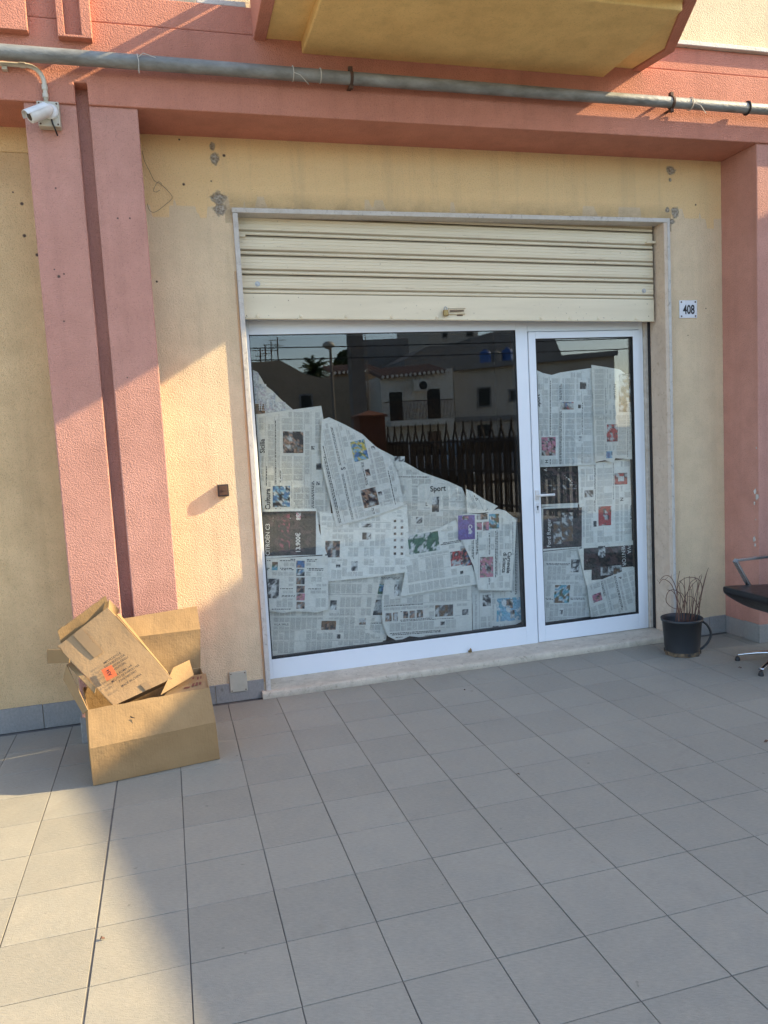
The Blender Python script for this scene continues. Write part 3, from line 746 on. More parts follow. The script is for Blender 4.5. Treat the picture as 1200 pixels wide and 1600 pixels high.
# right flaps, one folded up, one lying inside with dark red handling marks
r0, r1, r2, r3 = PY(251, 1088, -.80), PY(303, 1056, -.74), PY(295, 1030, -.66), PY(262, 1050, -.70)
g = MB(); panel(g, (PY(251, 1086, -.84), PY(303, 1055, -.74), PY(296, 1031, -.68), PY(271, 1043, -.74)), seed=11, warp=.002)
g.build('folded_flap', CARD, bx)
q = (PY(255, 1089, -.80), PY(326, 1076, -.84), PY(322, 1052, -.62), PY(280, 1058, -.62))
g = MB(); panel(g, q, seed=12)
fl = g.build('inner_flap', CARD2, bx)
def onquad(q, s, t, off=.002):
    a, b, c, d = map(Vector, q); p = (a*(1-s)+b*s)*(1-t)+(d*(1-s)+c*s)*t
    n = (b-a).cross(d-a).normalized(); return p+n*off
for (s0, s1, t0, t1) in [(.60, .66, .25, .45), (.69, .75, .25, .45), (.78, .84, .28, .45), (.42, .56, .20, .28), (.55, .60, .62, .8), (.70, .75, .62, .8), (.80, .84, .65, .8)]:
    g = MB(); g.add([onquad(q, *p, off=.0055) for p in ((s0, t0), (s1, t0), (s1, t1), (s0, t1))], [(0, 1, 2, 3)]); g.build('handling_mark', REDPR, fl)
# tear in the front
g = MB(); tc = onquad((am, bm, bt, at), .34, .60, .004)
g.add([tc+V(p) for p in ((-.010, 0, .006), (.012, .001, -.008), (.032, .003, -.028), (.045, .004, -.040), (.020, .002, -.036), (-.003, 0, -.012))], [(0, 5, 4, 3, 2, 1)]); g.build('torn_hole', BROWNPL, bx)
g = MB(); g.extrude([tc+V(p) for p in ((-.028, -.004, -.012), (-.002, -.008, -.010), (.006, -.014, -.055), (-.026, -.005, -.060))], (0, .003, 0)); g.build('torn_strip', CARD2, bx)

# flattened second carton, tilted in the first
tb = thing('printed_cardboard_box', 'half flattened printed carton with an orange sticker, tilted inside the larger box', 'box', (-.88, -.72, .3))
TL, TR, BR, BL = PY(90, 1010, -.63), PY(168, 949, -.61), PY(269, 1060, -.78), PY(177, 1103, -.83)
# square it up a little
nrm = (TR-TL).cross(BL-TL).normalized()
if nrm.y > 0: nrm = -nrm
th = nrm*(-.075)
Q = (BL, BR, TR, TL)
g = MB(); panel(g, Q, seed=21, flute=1, flip=False, warp=.006)
panel(g, tuple(p+th for p in Q), seed=22, flip=True, warp=.004)
panel(g, (BR, BR+th, TR+th, TR), seed=23, warp=.003, flute=1); panel(g, (TL, TL+th, BL+th, BL), seed=24, warp=.003); panel(g, (BL, BL+th, BR+th, BR), seed=25, warp=.003)
g.build('carton_body', CARD2, tb)
T1, T2, T3 = PY(90, 986, -.60), PY(165, 931, -.575), PY(187, 953, -.575)
g = MB(); panel(g, (TL+th*.9, TR+th*.9, T2, T1), seed=26, rag=.008, warp=.005); panel(g, (TR+th*.2, BR*.08+TR*.92+th*.9, T3, T2+(T3-T2)*.25), seed=27, warp=.002); g.build('top_flap', CARD, tb)
g = MB(); panel(g, (BR+(TR-BR)*.02, BR+(TR-BR)*.02+th*.5-nrm*.0, TR+(BR-TR)*.1+th*.5+(TR-TL).normalized()*.02, TR+(BR-TR)*.12+(TR-TL).normalized()*.012), seed=28, warp=.004, flute=1); g.build('side_flap', CARD, tb)
def onc(s, t, off=.0085):                  # s from the left edge, t from the bottom edge of the printed face
    a, b, c, d = Q; p = (a*(1-s)+b*s)*(1-t)+(d*(1-s)+c*s)*t
    return p+nrm*off
def strip(g, s0, s1, t0, t1, mi=0, off=.0075):
    n = 6; vs = []
    for i in range(n+1):
        t = t0+(t1-t0)*i/n; vs += [onc(s0, t, off), onc(s1, t, off)]
    g.add(vs, [(2*i, 2*i+1, 2*i+3, 2*i+2) for i in range(n)], mi)
g = MB(); strip(g, .30, .47, .62, .985); g.build('parcel_tape', TAPE, tb)
g = MB(); strip(g, .55, .66, .0, .09); g.build('parcel_tape', TAPE, tb)
ex = (BR-BL).normalized(); ey = (TL-BL); ey = (ey-ex*ey.dot(ex)).normalized()
g = MB()
# the print reads along a direction tilted against the carton's edge, as in the photograph
rx = (PY(252, 1018, -.72)-PY(180, 1060, -.75)).normalized(); rx = (rx-nrm*rx.dot(nrm)).normalized(); ry = nrm.cross(rx)
if ry.z < 0: ry = -ry
def plane_pt(u, v):                        # pixel of the photograph carried onto the printed face
    d = ray(u, v); return CAM+d*((BL-CAM).dot(nrm)/d.dot(nrm))+nrm*.0095
for txt, k in [('IMPORTATO E', 0), ('DISTRIBUITO DA', 1), ('LA MAISON DEGLI', 2), ('EVENTI SRL', 3), ('VIA ROMA 164', 4.5), ('MELITO DI NAPOLI NA', 5.5), ('P.IVA 08055421', 6.5), ('MADE IN CHINA', 8)]:
    put_text(g, txt, plane_pt(176+.66*5.7*k, 1029+.75*5.7*k)+nrm*.001, rx, ry, .0112, 0, .012, .95)
g.build('carton_print', BLK, tb)
oc = plane_pt(171, 1052)+nrm*.0012
g = MB(); g.extrude([oc+rx*a+ry*b for a, b in ((-.026, -.030), (.030, -.034), (.030, .028), (-.024, .034))], nrm*.0012); sk = g.build('sticker', ORANGE, tb)
g = MB(); put_text(g, 'A34', oc+nrm*.0032+rx*.002, ry, -rx, .016, 0, .03, .9); g.build('sticker_print', BLK, sk)

# ------------------------------------------------------------------ pot with a dead plant
pot = thing('plant_pot', 'black plastic plant pot with a muddy foot beside the shop door', 'pot', (2.757, -.325, 0))
pc = V((2.752, -.325, 0)); H = .252
g = MB(); g.lathe([(.113, .028), (.115, .05), (.129, H-.020), (.136, H-.018), (.138, H), (.131, H+.001), (.124, H-.03), (.112, H-.075), (.0, H-.08)], pc, 48, closed=False); g.build('pot_body', POT, pot, smooth=True)
g = MB(); g.lathe([(.106, .0), (.112, .002), (.1135, .029), (.10, .029)], pc, 48, closed=False)
for k in range(9):
    a = k*2*math.pi/9+.2; g.obox(pc+V((math.cos(a)*.108-.01, math.sin(a)*.108-.01, .001)), (.02, 0, 0), (0, .02, 0), (0, 0, .028))
g.build('pot_foot', POTD, pot)
g = MB(); g.lathe([(.118, 0), (.09, .006), (0, .010)], pc+V((0, 0, H-.078)), 32, closed=False); g.build('soil', SOIL, pot, smooth=True)
ha = pc+V((.145, -.045, 0))
g = MB(); g.tube(smooth_path([pc+V(p) for p in ((.126, -.042, .222), (.156, -.054, .197), (.178, -.062, .155), (.180, -.064, .115), (.162, -.056, .07), (.130, -.044, .035), (.110, -.036, .022))]), .008, 10); g.build('pot_handle', POT, pot, smooth=True)
tw = MB(); rn = random.Random(12)
base = pc+V((0, 0, H-.078))
stems = [((1078, 972), (1089, 950), (1101, 905), (1107, 887)), ((1076, 972), (1078, 930), (1077, 900)), ((1073, 970), (1074, 935), (1078, 912), (1088, 904)),
         ((1067, 972), (1071, 935), (1068, 915), (1061, 908)), ((1062, 972), (1059, 945), (1050, 915), (1037, 905), (1030, 912)), ((1060, 972), (1058, 920), (1062, 892)),
         ((1084, 972), (1088, 940), (1091, 915), (1093, 900)), ((1088, 970), (1094, 940), (1097, 918), (1091, 905), (1078, 902), (1066, 906), (1058, 920), (1060, 930)),
         ((1065, 970), (1062, 945), (1052, 925), (1043, 922)), ((1070, 972), (1066, 935), (1055, 922), (1044, 925), (1041, 940), (1052, 950), (1066, 952)),
         ((1082, 972), (1083, 945), (1090, 915), (1086, 903)), ((1090, 972), (1093, 955), (1084, 935), (1075, 932)), ((1064, 972), (1066, 950), (1072, 930), (1081, 915), (1090, 906)),
         ((1086, 972), (1092, 950), (1092, 925)), ((1056, 972), (1058, 935), (1055, 915), (1047, 901), (1038, 900), (1031, 907)), ((1074, 972), (1073, 945), (1066, 928), (1058, 926)),
         ((1068, 972), (1070, 930), (1069, 902)), ((1080, 972), (1083, 935), (1082, 912)), ((1085, 972), (1090, 925), (1097, 899)), ((1061, 972), (1063, 930), (1060, 910)), ((1088, 972), (1096, 930), (1104, 896)), ((1075, 972), (1081, 940), (1080, 920))]
for k, st in enumerate(stems):
    y = pc.y+rn.uniform(-.06, .06); pts = [PY(u, v, y+i*rn.uniform(-.012, .012)) for i, (u, v) in enumerate(st)]
    x0 = max(-.1, min(.1, pts[0].x-pc.x)); pts.insert(0, V((pc.x+x0, y, H-.085)))
    sp = smooth_path(pts, 5); n = len(sp)
    tw.tube(sp, [.0036*(1-.55*i/n) for i in range(n)], 6)
    for i in range(4, n, 5):
        if rn.random() < .5: tw.tube([sp[i], sp[i]+V((rn.uniform(-.02, .02), rn.uniform(-.02, .02), rn.uniform(.0, .025)))], [.0016, .0006], 5)
tag(tw.build('dead_plant', TWIG), 'bare dry twigs of a dead plant standing in the black pot', 'plant')

# ------------------------------------------------------------------ office chair, cut off by the right edge of the picture
chr_ = thing('office_chair', 'black leather office chair with chrome armrests and star base at the right edge', 'chair', (3.13, -.83, 0))
def star():
    g = MB(); cx_, cy_ = 3.13, -.83
    tips = []
    for k in range(5):
        a = rad(128+72*k); r = .275
        d = V((math.cos(a), math.sin(a), 0)); s_ = V((-d.y, d.x, 0)); c = V((cx_, cy_, 0)); tips.append(c+d*r)
        path = []; 
        for t in (0, .2, .5, .8, .97, 1.0):
            rr = .03+(r-.03)*t; z = .085-.045*t**1.6; w_ = .021-.005*t; h_ = .014-.005*t
            path.append((c+d*rr+V((0, 0, z)), w_, h_))
        vs = []
        for p, w_, h_ in path:
            for kk in range(10):
                b_ = 2*math.pi*kk/10; vs.append(p+s_*math.cos(b_)*w_+V((0, 0, math.sin(b_)*h_)))
        n = len(path); fs = [(i*10+kk, i*10+(kk+1) % 10, (i+1)*10+(kk+1) % 10, (i+1)*10+kk) for i in range(n-1) for kk in range(10)]
        fs += [tuple(range(9, -1, -1)), tuple((n-1)*10+kk for kk in range(10))]
        g.add(vs, fs)
    g.lathe([(.040, .055), (.042, .10), (.030, .115)], (cx_, cy_, 0), 24)
    sb = g.build('star_base', CHROME, chr_, smooth=True)
    for t in tips:
        f = MB(); f.lathe([(.015, 0), (.017, .003), (.016, .012), (.012, .026)], (t.x, t.y, 0), 16); f.build('glide', BLK, sb, smooth=False)
    c = MB(); c.lathe([(.026, .10), (.026, .30), (.018, .302), (.018, .40)], (cx_, cy_, 0), 20); c.build('gas_column', BLK, chr_)
star()
# seat: a bowl-shaped profile with a curved nose
prof = [(2.692, .548), (2.684, .545), (2.682, .535), (2.683, .512), (2.692, .498), (2.73, .468), (2.79, .428), (2.85, .394), (2.91, .374), (2.96, .368), (3.05, .366), (3.22, .392), (3.30, .42), (3.31, .47), (3.28, .515), (3.15, .520), (3.0, .532), (2.85, .543), (2.74, .550)]
CX, CZ = .185, -.045
g = MB()
ys = [-1.035, -1.02, -1.0, -.8, -.60, -.58, -.565]; ins = [.03, .012, 0, 0, 0, .012, .03]
prof = [(x+CX, z+CZ) for x, z in prof]
n = len(prof); vs = []
cxp = sum(p[0] for p in prof)/n; czp = sum(p[1] for p in prof)/n
for y, i_ in zip(ys, ins):
    for x, z in prof:
        dx, dz = cxp-x, czp-z; l = math.hypot(dx, dz); vs.append((x+dx/l*i_, y, z+dz/l*i_))
fs = [(a*n+i, a*n+(i+1) % n, (a+1)*n+(i+1) % n, (a+1)*n+i) for a in range(len(ys)-1) for i in range(n)]
fs = [f[::-1] for f in fs]+[tuple(range(n)), tuple((len(ys)-1)*n+i for i in range(n-1, -1, -1))]
g.add(vs, fs); so = g.build('seat', LEATH, chr_, smooth=True)
so.data.polygons[-1].use_smooth = False
md = so.modifiers.new('sub', 'SUBSURF'); md.levels = 2; md.render_levels = 2
g = MB(); g.tube(smooth_path([V(p)+V((CX, 0, CZ)) for p in ((2.92, -1.03, .49), (2.95, -1.045, .505), (3.0, -1.04, .512), (3.06, -1.045, .500), (3.12, -1.04, .497), (3.25, -1.04, .50))]), .016, 10); g.build('seat_piping', LEATH, so, smooth=True)
for y in (-.60, -1.06):
    g = MB(); z1 = .712
    dx = 0 if y > -.8 else .12
    dx += CX; z1 += CZ
    path = [V((2.90+dx, y, .50+CZ)), V((2.775+dx, y, z1-.006)), V((2.785+dx, y, z1)), V((3.28+CX, y, z1)), V((3.34+CX, y, z1-.02)), V((3.36+CX, y, .60+CZ)), V((3.30+CX, y, .47+CZ))]
    hw = .017; hh = .009; vs = []
    for i, p in enumerate(path):
        t = (path[min(i+1, len(path)-1)]-path[max(i-1, 0)]).normalized(); nn = V((t.z, 0, -t.x))
        vs += [p+V((0, -hw, 0))+nn*hh, p+V((0, hw, 0))+nn*hh, p+V((0, hw, 0))-nn*hh, p+V((0, -hw, 0))-nn*hh]
    m_ = len(path); fs = [(i*4+k, i*4+(k+1) % 4, (i+1)*4+(k+1) % 4, (i+1)*4+k) for i in range(m_-1) for k in range(4)]+[(3, 2, 1, 0), tuple((m_-1)*4+k for k in range(4))]
    g.add(vs, fs); g.build('armrest', CHROME, chr_, bevel=.004)
g = MB(); bo = [(3.27, .50), (3.33, .55), (3.40, .80), (3.45, 1.02), (3.43, 1.05), (3.39, 1.03), (3.33, .80), (3.26, .60)]
g.prism([(x+CX, z+CZ) for x, z in bo], -1.03, -.57); g.build('backrest', LEATH, chr_, bevel=.02, seg=3)

# ------------------------------------------------------------------ the street behind the camera, seen mirrored in the glass
OLDST = marble_mat('old_stone_wall', (.46, .35, .235), (.28, .21, .14), (.07, .055, .04))
WHITEW = simple('weathered_white_render', (.78, .74, .64), .9, c2=(.62, .57, .48), scale=.8)
GREYW = simple('grey_cement_render', (.27, .26, .245), .9, c2=(.19, .18, .165), scale=.8)
BEIGEW = simple('beige_render', (.58, .52, .43), .9, c2=(.44, .39, .32), scale=.6)
ROOFT = simple('clay_roof_tiles', (.26, .15, .10), .9, c2=(.16, .10, .075), scale=9)
SHADE = simple('dark_green_louvre', (.02, .025, .02), .7)
BLUEP = simple('blue_water_tank', (.02, .10, .34), .5)
CONC = simple('concrete', (.24, .215, .19), .9, c2=(.17, .15, .13), scale=3)
BRICK = simple('red_rendered_pillar', (.20, .075, .045), .9, c2=(.14, .055, .035), scale=6)
FENCE = simple('dark_brown_fence_paint', (.035, .018, .014), .6)
LEAF = simple('dark_leaf', (.035, .065, .02), .7, c2=(.06, .085, .03), scale=8)
BARK = simple('bark', (.10, .075, .05), .95)
CARW = simple('white_car_paint', (.70, .70, .70), .25)
CARG = simple('grey_car_paint', (.22, .23, .25), .25)
TYRE = simple('tyre_rubber', (.02, .02, .02), .8)
CGLASS = simple('car_glass', (.015, .017, .02), .08)
SODLAMP = simple('lamp_head_plastic', (.50, .46, .38), .4)

def house(name, label, D, outline, wallm, depth=8, wins=(), doors=(), extra=None, group=None):
    pts = [MIR(u, v, D) for u, v in outline]
    xs = [p.x for p in pts]
    t = thing(name, label, 'house', ((min(xs)+max(xs))/2, GY-D, -.12), group)
    g = MB(); poly = [V((pts[0].x, GY-D, -.12))]+pts+[V((pts[-1].x, GY-D, -.12))]
    g.extrude(poly, (0, -depth, 0)); g.build('wall', wallm, t)
    for (u0, v0, u1, v1) in wins:
        a, b_ = MIR(u0, v0, D), MIR(u1, v1, D)
        f = MB(); ringframe(f, a.x, b_.x, b_.z, a.z, .09, .09, .09, .09, GY-D, GY-D+.06); fo = f.build('window', GREYW, t)
        f = MB(); f.box(a.x+.09, b_.x-.09, GY-D, GY-D+.02, b_.z+.09, a.z-.09); f.build('shutter', SHADE, fo)
    for (u0, v0, u1, v1) in doors:
        a, b_ = MIR(u0, v0, D), MIR(u1, v1, D)
        f = MB(); f.box(a.x, b_.x, GY-D, GY-D+.05, b_.z, a.z); f.build('balcony_door', SHADE, t)
    if extra: extra(t, D)
    return t
def roofline(u0, v0, u1, v1, over=.35, tiles=False):
    def fn(t, D):
        a, b_ = MIR(u0, v0, D), MIR(u1, v1, D)
        g = MB()
        if tiles:
            n = max(4, int((b_.x-a.x)/.24))
            for k in range(n):
                s = (k+.5)/n; p = a.lerp(b_, s)
                g.tube([(p.x, GY-D+over, p.z-.05), (p.x, GY-D-2.5, p.z+.55)], .095, 8)
            g.extrude([(a.x, GY-D+over-.03, a.z-.14), (b_.x, GY-D+over-.03, b_.z-.14), (b_.x, GY-D-2.5, b_.z+.48), (a.x, GY-D-2.5, a.z+.48)], (0, 0, .06))
            g.build('roof', ROOFT, t)
            for k in range(n):
                p = a.lerp(b_, (k+.5)/n); q = MB(); q.lathe([(.085, 0), (.085, .02), (0, .02)], (p.x, GY-D+over, p.z-.05), 10, axis=(0, 1, 0)); q.build('tile_end', WHITEW, t)
        else:
            g.extrude([(a.x, GY-D+over, a.z), (b_.x, GY-D+over, b_.z), (b_.x, GY-D, b_.z), (a.x, GY-D, a.z)], (0, 0, .28)); g.build('cornice', GREYW, t)
    return fn
def white_house_bits(t, D):
    roofline(592, 589, 698, 579, .35, True)(t, D)
    a, b_ = MIR(603, 659, D), MIR(699, 654, D); z = (a.z+b_.z)/2
    g = MB(); g.box(a.x, b_.x, GY-D, GY-D+1.0, z-.28, z); bl = g.build('balcony', WHITEW, t)
    g = MB(); n = 44
    for k in range(n+1):
        x = a.x+(b_.x-a.x)*k/n; g.box(x-.011, x+.011, GY-D+.94, GY-D+.962, z, z+.95)
    g.box(a.x, b_.x, GY-D+.93, GY-D+.972, z+.95, z+1.0)
    for x in (a.x, b_.x-.04): g.box(x, x+.04, GY-D, GY-D+.94, z+.95, z+1.0)
    g.build('balcony_railing', IRON, bl)
    c = MIR(655, 603, D); g = MB(); g.box(c.x-.4, c.x+.4, GY-D+.02, GY-D+.34, c.z-.28, c.z+.28); ac = g.build('air_conditioner', WHITEW, t)
    g = MB(); g.lathe([(.22, 0), (.22, .01), (0, .01)], (c.x+.12, GY-D+.345, c.z), 20, axis=(0, 1, 0)); g.build('fan_grille', SHADE, ac)
    a, b_ = MIR(668, 674, D), MIR(690, 700, D); g = MB(); g.box(a.x, b_.x, GY-D, GY-D+.04, -.1, a.z); g.build('garage_door', ROOFT, t)
house('white_house', 'white two storey house with a tiled eave and a balcony, reflected in the shop window', 34, [(594, 588), (707, 575)], WHITEW, 8, (), [(608, 613, 630, 657), (667, 608, 689, 653)], white_house_bits)
def h4(t, D):
    roofline(708, 580, 960, 556, .4)(t, D); roofline(708, 660, 960, 650, .2)(t, D)
    a, b_ = MIR(746, 664, D), MIR(766, 664, D); g = MB(); g.box(a.x, b_.x, GY-D, GY-D+.05, -.1, a.z); g.build('street_door', SHADE, t)
house('flat_roofed_house', 'beige flat roofed house with small windows and water tanks, reflected in the shop window', 35, [(709, 580), (960, 555)], BEIGEW, 9, [(745, 605, 768, 636), (795, 608, 812, 627), (870, 600, 890, 630)], (), h4)
house('old_stone_house', 'old brown stone house with a low roof, reflected at the left of the shop window', 36, [(340, 566), (391, 566), (438, 563), (476, 584), (500, 590), (552, 590)], OLDST, 9, [(467, 616, 490, 640), (420, 612, 436, 632)], (), None)
house('low_tiled_house', 'low weathered tiled house left of the white house in the reflection', 38, [(516, 586), (594, 580)], OLDST, 8, [(548, 614, 558, 650)], (), roofline(518, 582, 594, 578, .3, True))
house('grey_block_house', 'plain grey windowless block rising behind the white house in the reflection', 56, [(568, 531), (638, 528)], GREYW, 10)
house('grey_gable_house', 'grey gabled wall behind the white house roof in the reflection', 50, [(632, 562), (668, 541), (738, 538), (738, 560)], GREYW, 8)
house('tall_grey_house', 'tall grey house cut off by the top of the shop window in the reflection', 64, [(667, 470), (745, 470)], BEIGEW, 10, [(690, 519, 700, 528), (728, 517, 740, 526)])
house('rear_terrace_house', 'dark terraced house behind the water tanks in the reflection', 60, [(735, 528), (772, 518), (860, 512), (880, 560)], GREYW, 10)
for (u0, v0, u1, v1, m, lab) in [(750, 548, 767, 566, BLUEP, 'blue water tank at the left end of the flat roof in the reflection'), (769, 549, 783, 564, GREYW, 'grey water tank between two blue ones on the flat roof in the reflection'), (785, 545, 801, 562, BLUEP, 'blue water tank right of the grey tank on the flat roof in the reflection')]:
    a, b_ = MIR(u0, v0, 38), MIR(u1, v1, 38); r = (b_.x-a.x)/2; c = (a+b_)/2
    t = thing('water_tank', lab, 'water tank', (c.x, c.y, b_.z), 'water tanks on the flat roof')
    zb = MIR(u0, 577, 35).z+.2
    g = MB(); g.lathe([(r*.96, zb), (r, zb+.1), (r, a.z-.18), (r*.9, a.z-.06), (r*.35, a.z)], (c.x, c.y, 0), 28); g.build('tank_body', m, t)
    g = MB(); g.lathe([(r*.36, a.z-.01), (r*.36, a.z+.08), (0, a.z+.1)], (c.x, c.y, 0), 20); g.build('lid', m, t)
for (u, v0, v1) in [(407.5, 565, 543), (415.5, 564, 539), (425, 564, 534), (435, 563, 527)]:
    a, b_ = MIR(u, v0+8, 37), MIR(u-(v0-v1)*.05, v1, 37)
    t = thing('roof_antenna', 'thin roof aerial mast, one of four on the old stone house in the reflection', 'antenna', tuple(a), 'aerial masts on the stone house')
    g = MB(); g.tube([a, b_], .035, 6); g.build('mast', IRON, t)
    g = MB(); g.tube([b_+V((-.45, 0, -.15)), b_+V((.45, 0, -.15))], .02, 5); g.tube([b_+V((-.3, 0, -.45)), b_+V((.3, 0, -.45))], .02, 5); g.build('aerial', IRON, t)
# utility pole, wires, lamp
a, b_ = MIR(553, 650, 19), MIR(575, 650, 19); w_ = b_.x-a.x
t = thing('utility_pole', 'square concrete utility pole in front of the houses in the reflection', 'pole', ((a.x+b_.x)/2, GY-19, -.12))
g = MB(); zt = 8.4
g.extrude([(a.x, GY-19, -.12), (b_.x, GY-19, -.12), (b_.x-.03, GY-19, zt), (a.x+.03, GY-19, zt)], (0, -w_, 0)); g.build('post', CONC, t)
g = MB(); g.tube([(b_.x+.10, GY-19.1, -.1), (b_.x+.08, GY-19.1, zt-.4)], .016, 8); g.build('earth_cable', GREYW, t)
px_, pz_ = (a.x+b_.x)/2, 0
for (v, lab) in [(541, 'upper overhead cable crossing the sky in the reflection'), (559, 'lower overhead cable crossing the sky in the reflection')]:
    p = MIR(563, v, 18.9)
    g = MB(); g.tube([(p.x+dx, p.y+.05, p.z+.0006*dx*dx) for dx in range(-40, 41, 4)], .018, 6); tag(g.build('overhead_cable', BLK), lab, 'cable', 'overhead cables')
a, b_ = MIR(523, 660, 25), MIR(512, 543, 25)
t = thing('street_lamp', 'slim street lamp with a domed head against the sky in the reflection', 'street lamp', (a.x, a.y, -.12))
g = MB(); g.tube([(a.x, a.y, -.12), (a.x, a.y, b_.z)], [.075, .05], 12); g.build('lamp_post', CONC, t)
g = MB(); g.lathe([(.04, -.12), (.10, -.10), (.24, .0), (.23, .09), (.14, .17), (0, .20)], (a.x-.06, a.y, b_.z+.05), 24); g.build('lamp_head', SODLAMP, t, smooth=True)
# gate pillar, fence
c0_, c1_ = MIR(562, 652, 12.4), MIR(602, 652, 12.4); cw = c1_.x-c0_.x; cz = MIR(582, 652, 12.4).z; ct_ = MIR(582, 640, 12.4).z
t = thing('gate_pillar', 'red rendered gate pillar with a pyramid cap at the end of the fence in the reflection', 'pillar', ((c0_.x+c1_.x)/2, GY-12.4-cw/2, -.12))
g = MB(); g.box(c0_.x, c1_.x, GY-12.4-cw, GY-12.4, -.12, cz); g.build('pillar_shaft', BRICK, t, bevel=.01)
g = MB(); o = .05; xa, xb, ya, yb = c0_.x-o, c1_.x+o, GY-12.4-cw-o, GY-12.4+o
g.add([(xa, ya, cz), (xb, ya, cz), (xb, yb, cz), (xa, yb, cz), (xa, ya, cz+.05), (xb, ya, cz+.05), (xb, yb, cz+.05), (xa, yb, cz+.05), ((xa+xb)/2, (ya+yb)/2, ct_)],
      [(3, 2, 1, 0), (0, 1, 5, 4), (1, 2, 6, 5), (2, 3, 7, 6), (3, 0, 4, 7), (4, 5, 8), (5, 6, 8), (6, 7, 8), (7, 4, 8)]); g.build('cap', BRICK, t)
F0, F1 = V((c1_.x+.02, GY-12.4-.2, 0)), V((6.0, -6.08, 0))
fd = (F1-F0); FL = fd.length; fd.normalize(); fn_ = V((-fd.y, fd.x, 0))
t = thing('iron_fence', 'dark brown iron fence with pointed ogive tops behind the cars, seen in the reflection', 'fence', tuple(F0))
g = MB(); n = int(FL/.30); top = 1.80
for k in range(n):
    c = F0+fd*(.18+k*.30)
    for s_ in (-.075, .075):
        p = c+fd*s_; g.obox(p-fd*.02-fn_*.02+V((0, 0, .05)), fd*.04, fn_*.04, V((0, 0, top-.42)))
        q = p+V((0, 0, top-.37)); e = c+V((0, 0, top-.17)); m_ = p+(c-p)*.45+V((0, 0, top-.25))
        g.tube([q, m_, e], .022, 6)
    g.tube([c+V((0, 0, top-.18)), c+V((0, 0, top-.05)), c+V((0, 0, top))], [.024, .018, .006], 6)
    p = c+fd*.15; g.obox(p-fd*.010-fn_*.010+V((0, 0, .05)), fd*.02, fn_*.02, V((0, 0, top-.55)))
g.build('pickets', FENCE, t)
for z in (.14, .78, 1.36):
    g = MB(); g.obox(F0-fn_*.022+V((0, 0, z)), fd*FL, fn_*.044, V((0, 0, .045))); g.build('rail', FENCE, t)
# low wall beside the pillar towards the left
g = MB(); g.box(-9, c0_.x-.01, GY-12.4-cw+.1, GY-12.4-.1, -.12, .95); t = thing('low_wall', 'low grey forecourt wall left of the red gate pillar in the reflection', 'wall', (-3, GY-12.6, -.12)); g.build('wall_body', GREYW, t)
g = MB(); g.box(-9, c0_.x-.01, GY-12.4-cw+.06, GY-12.4-.06, .951, 1.0); g.build('coping', CONC, t)

def car(x, y, m, label):
    t = thing('parked_car', label, 'car', (x, y, -.10), 'cars parked in the street')
    g = MB(); W = 1.72; z0 = -.10
    low = [(-2.0, .32), (2.0, .32), (2.06, .55), (1.98, .80), (1.0, .93), (-1.75, .98), (-2.0, .85), (-2.06, .5)]
    g.prism([(x+a_, z0+b2) for a_, b2 in low], y-W/2, y+W/2); bd_ = g.build('body', m, t, bevel=.05, seg=3)
    g = MB(); cab = [(-1.80, .955), (1.05, .925), (.35, 1.42), (-1.1, 1.46), (-1.55, 1.38)]
    g.prism([(x+a_, z0+b2) for a_, b2 in cab], y-W/2+.08, y+W/2-.08); g.build('cabin', CGLASS, t, bevel=.04, seg=3)
    g = MB(); g.prism([(x+a_, z0+b2) for a_, b2 in [(.36, 1.415), (.30, 1.47), (-1.1, 1.50), (-1.58, 1.41), (-1.1, 1.455)]], y-W/2+.10, y+W/2-.10)
    for a_ in (-.35,): g.box(x+a_-.04, x+a_+.04, y+W/2-.085, y+W/2-.070, z0+.95, z0+1.45)
    g.build('roof', m, t)
    for a_ in (-1.28, 1.28):
        for s_ in (-1, 1):
            w2 = MB(); w2.lathe([(.20, -.09), (.30, -.10), (.315, -.06), (.315, .06), (.30, .10), (.20, .09)], (x+a_, y+s_*(W/2-.08), z0+.315), 28, axis=(0, 1, 0)); wo = w2.build('wheel', TYRE, t)
            w3 = MB(); w3.lathe([(.20, .0), (.19, .03*1), (.05, .05), (0, .05)], (x+a_, y+s_*(W/2+.0), z0+.315), 20, axis=(0, s_, 0)); w3.build('rim', STEEL, wo)
    for s_ in (-1, 1):
        h = MB(); h.box(x+1.97, x+2.055, y+s_*.62-.16, y+s_*.62+.16, z0+.60, z0+.72); h.build('headlight', ENAMEL, t, bevel=.01)
    return t
a = MIR(660, 720, 19); car(a.x, a.y-1.0, CARW, 'white parked car behind the iron fence in the reflection')
a = MIR(755, 716, 17); car(a.x+1.0, a.y-1.0, CARG, 'grey parked car behind the iron fence, right of the white car in the reflection')

# palm and tree on the skyline
def palm():
    c = MIR(491, 583, 46); t = thing('palm_tree', 'palm tree behind the stone house roof in the reflection', 'tree', (c.x, c.y, -.12))
    g = MB(); g.tube([(c.x, c.y, -.12), (c.x+.1, c.y, c.z*.5), (c.x, c.y, c.z)], [.28, .22, .2], 12); g.build('trunk', BARK, t)
    g = MB(); rn = random.Random(4)
    for k in range(70):
        a_ = rn.uniform(0, 2*math.pi); el = rn.uniform(-.3, 1.35); Ln = rn.uniform(1.0, 1.5)
        d = V((math.cos(a_)*math.cos(el), math.sin(a_)*math.cos(el), math.sin(el))); p = c.copy(); s_ = d.cross(V((0, 0, 1))).normalized(); prev = p
        for i in range(9):
            p2 = prev+d*(Ln/9); d = (d+V((0, 0, -.16))).normalized()
            for sg in (-1, 1):
                ln = .36*(1-.07*i); tip = prev+s_*sg*ln+d*.12+V((0, 0, -.10)); g.add([prev, p2, tip], [(0, 1, 2)])
            prev = p2
    g.build('crown', LEAF, t)
palm()
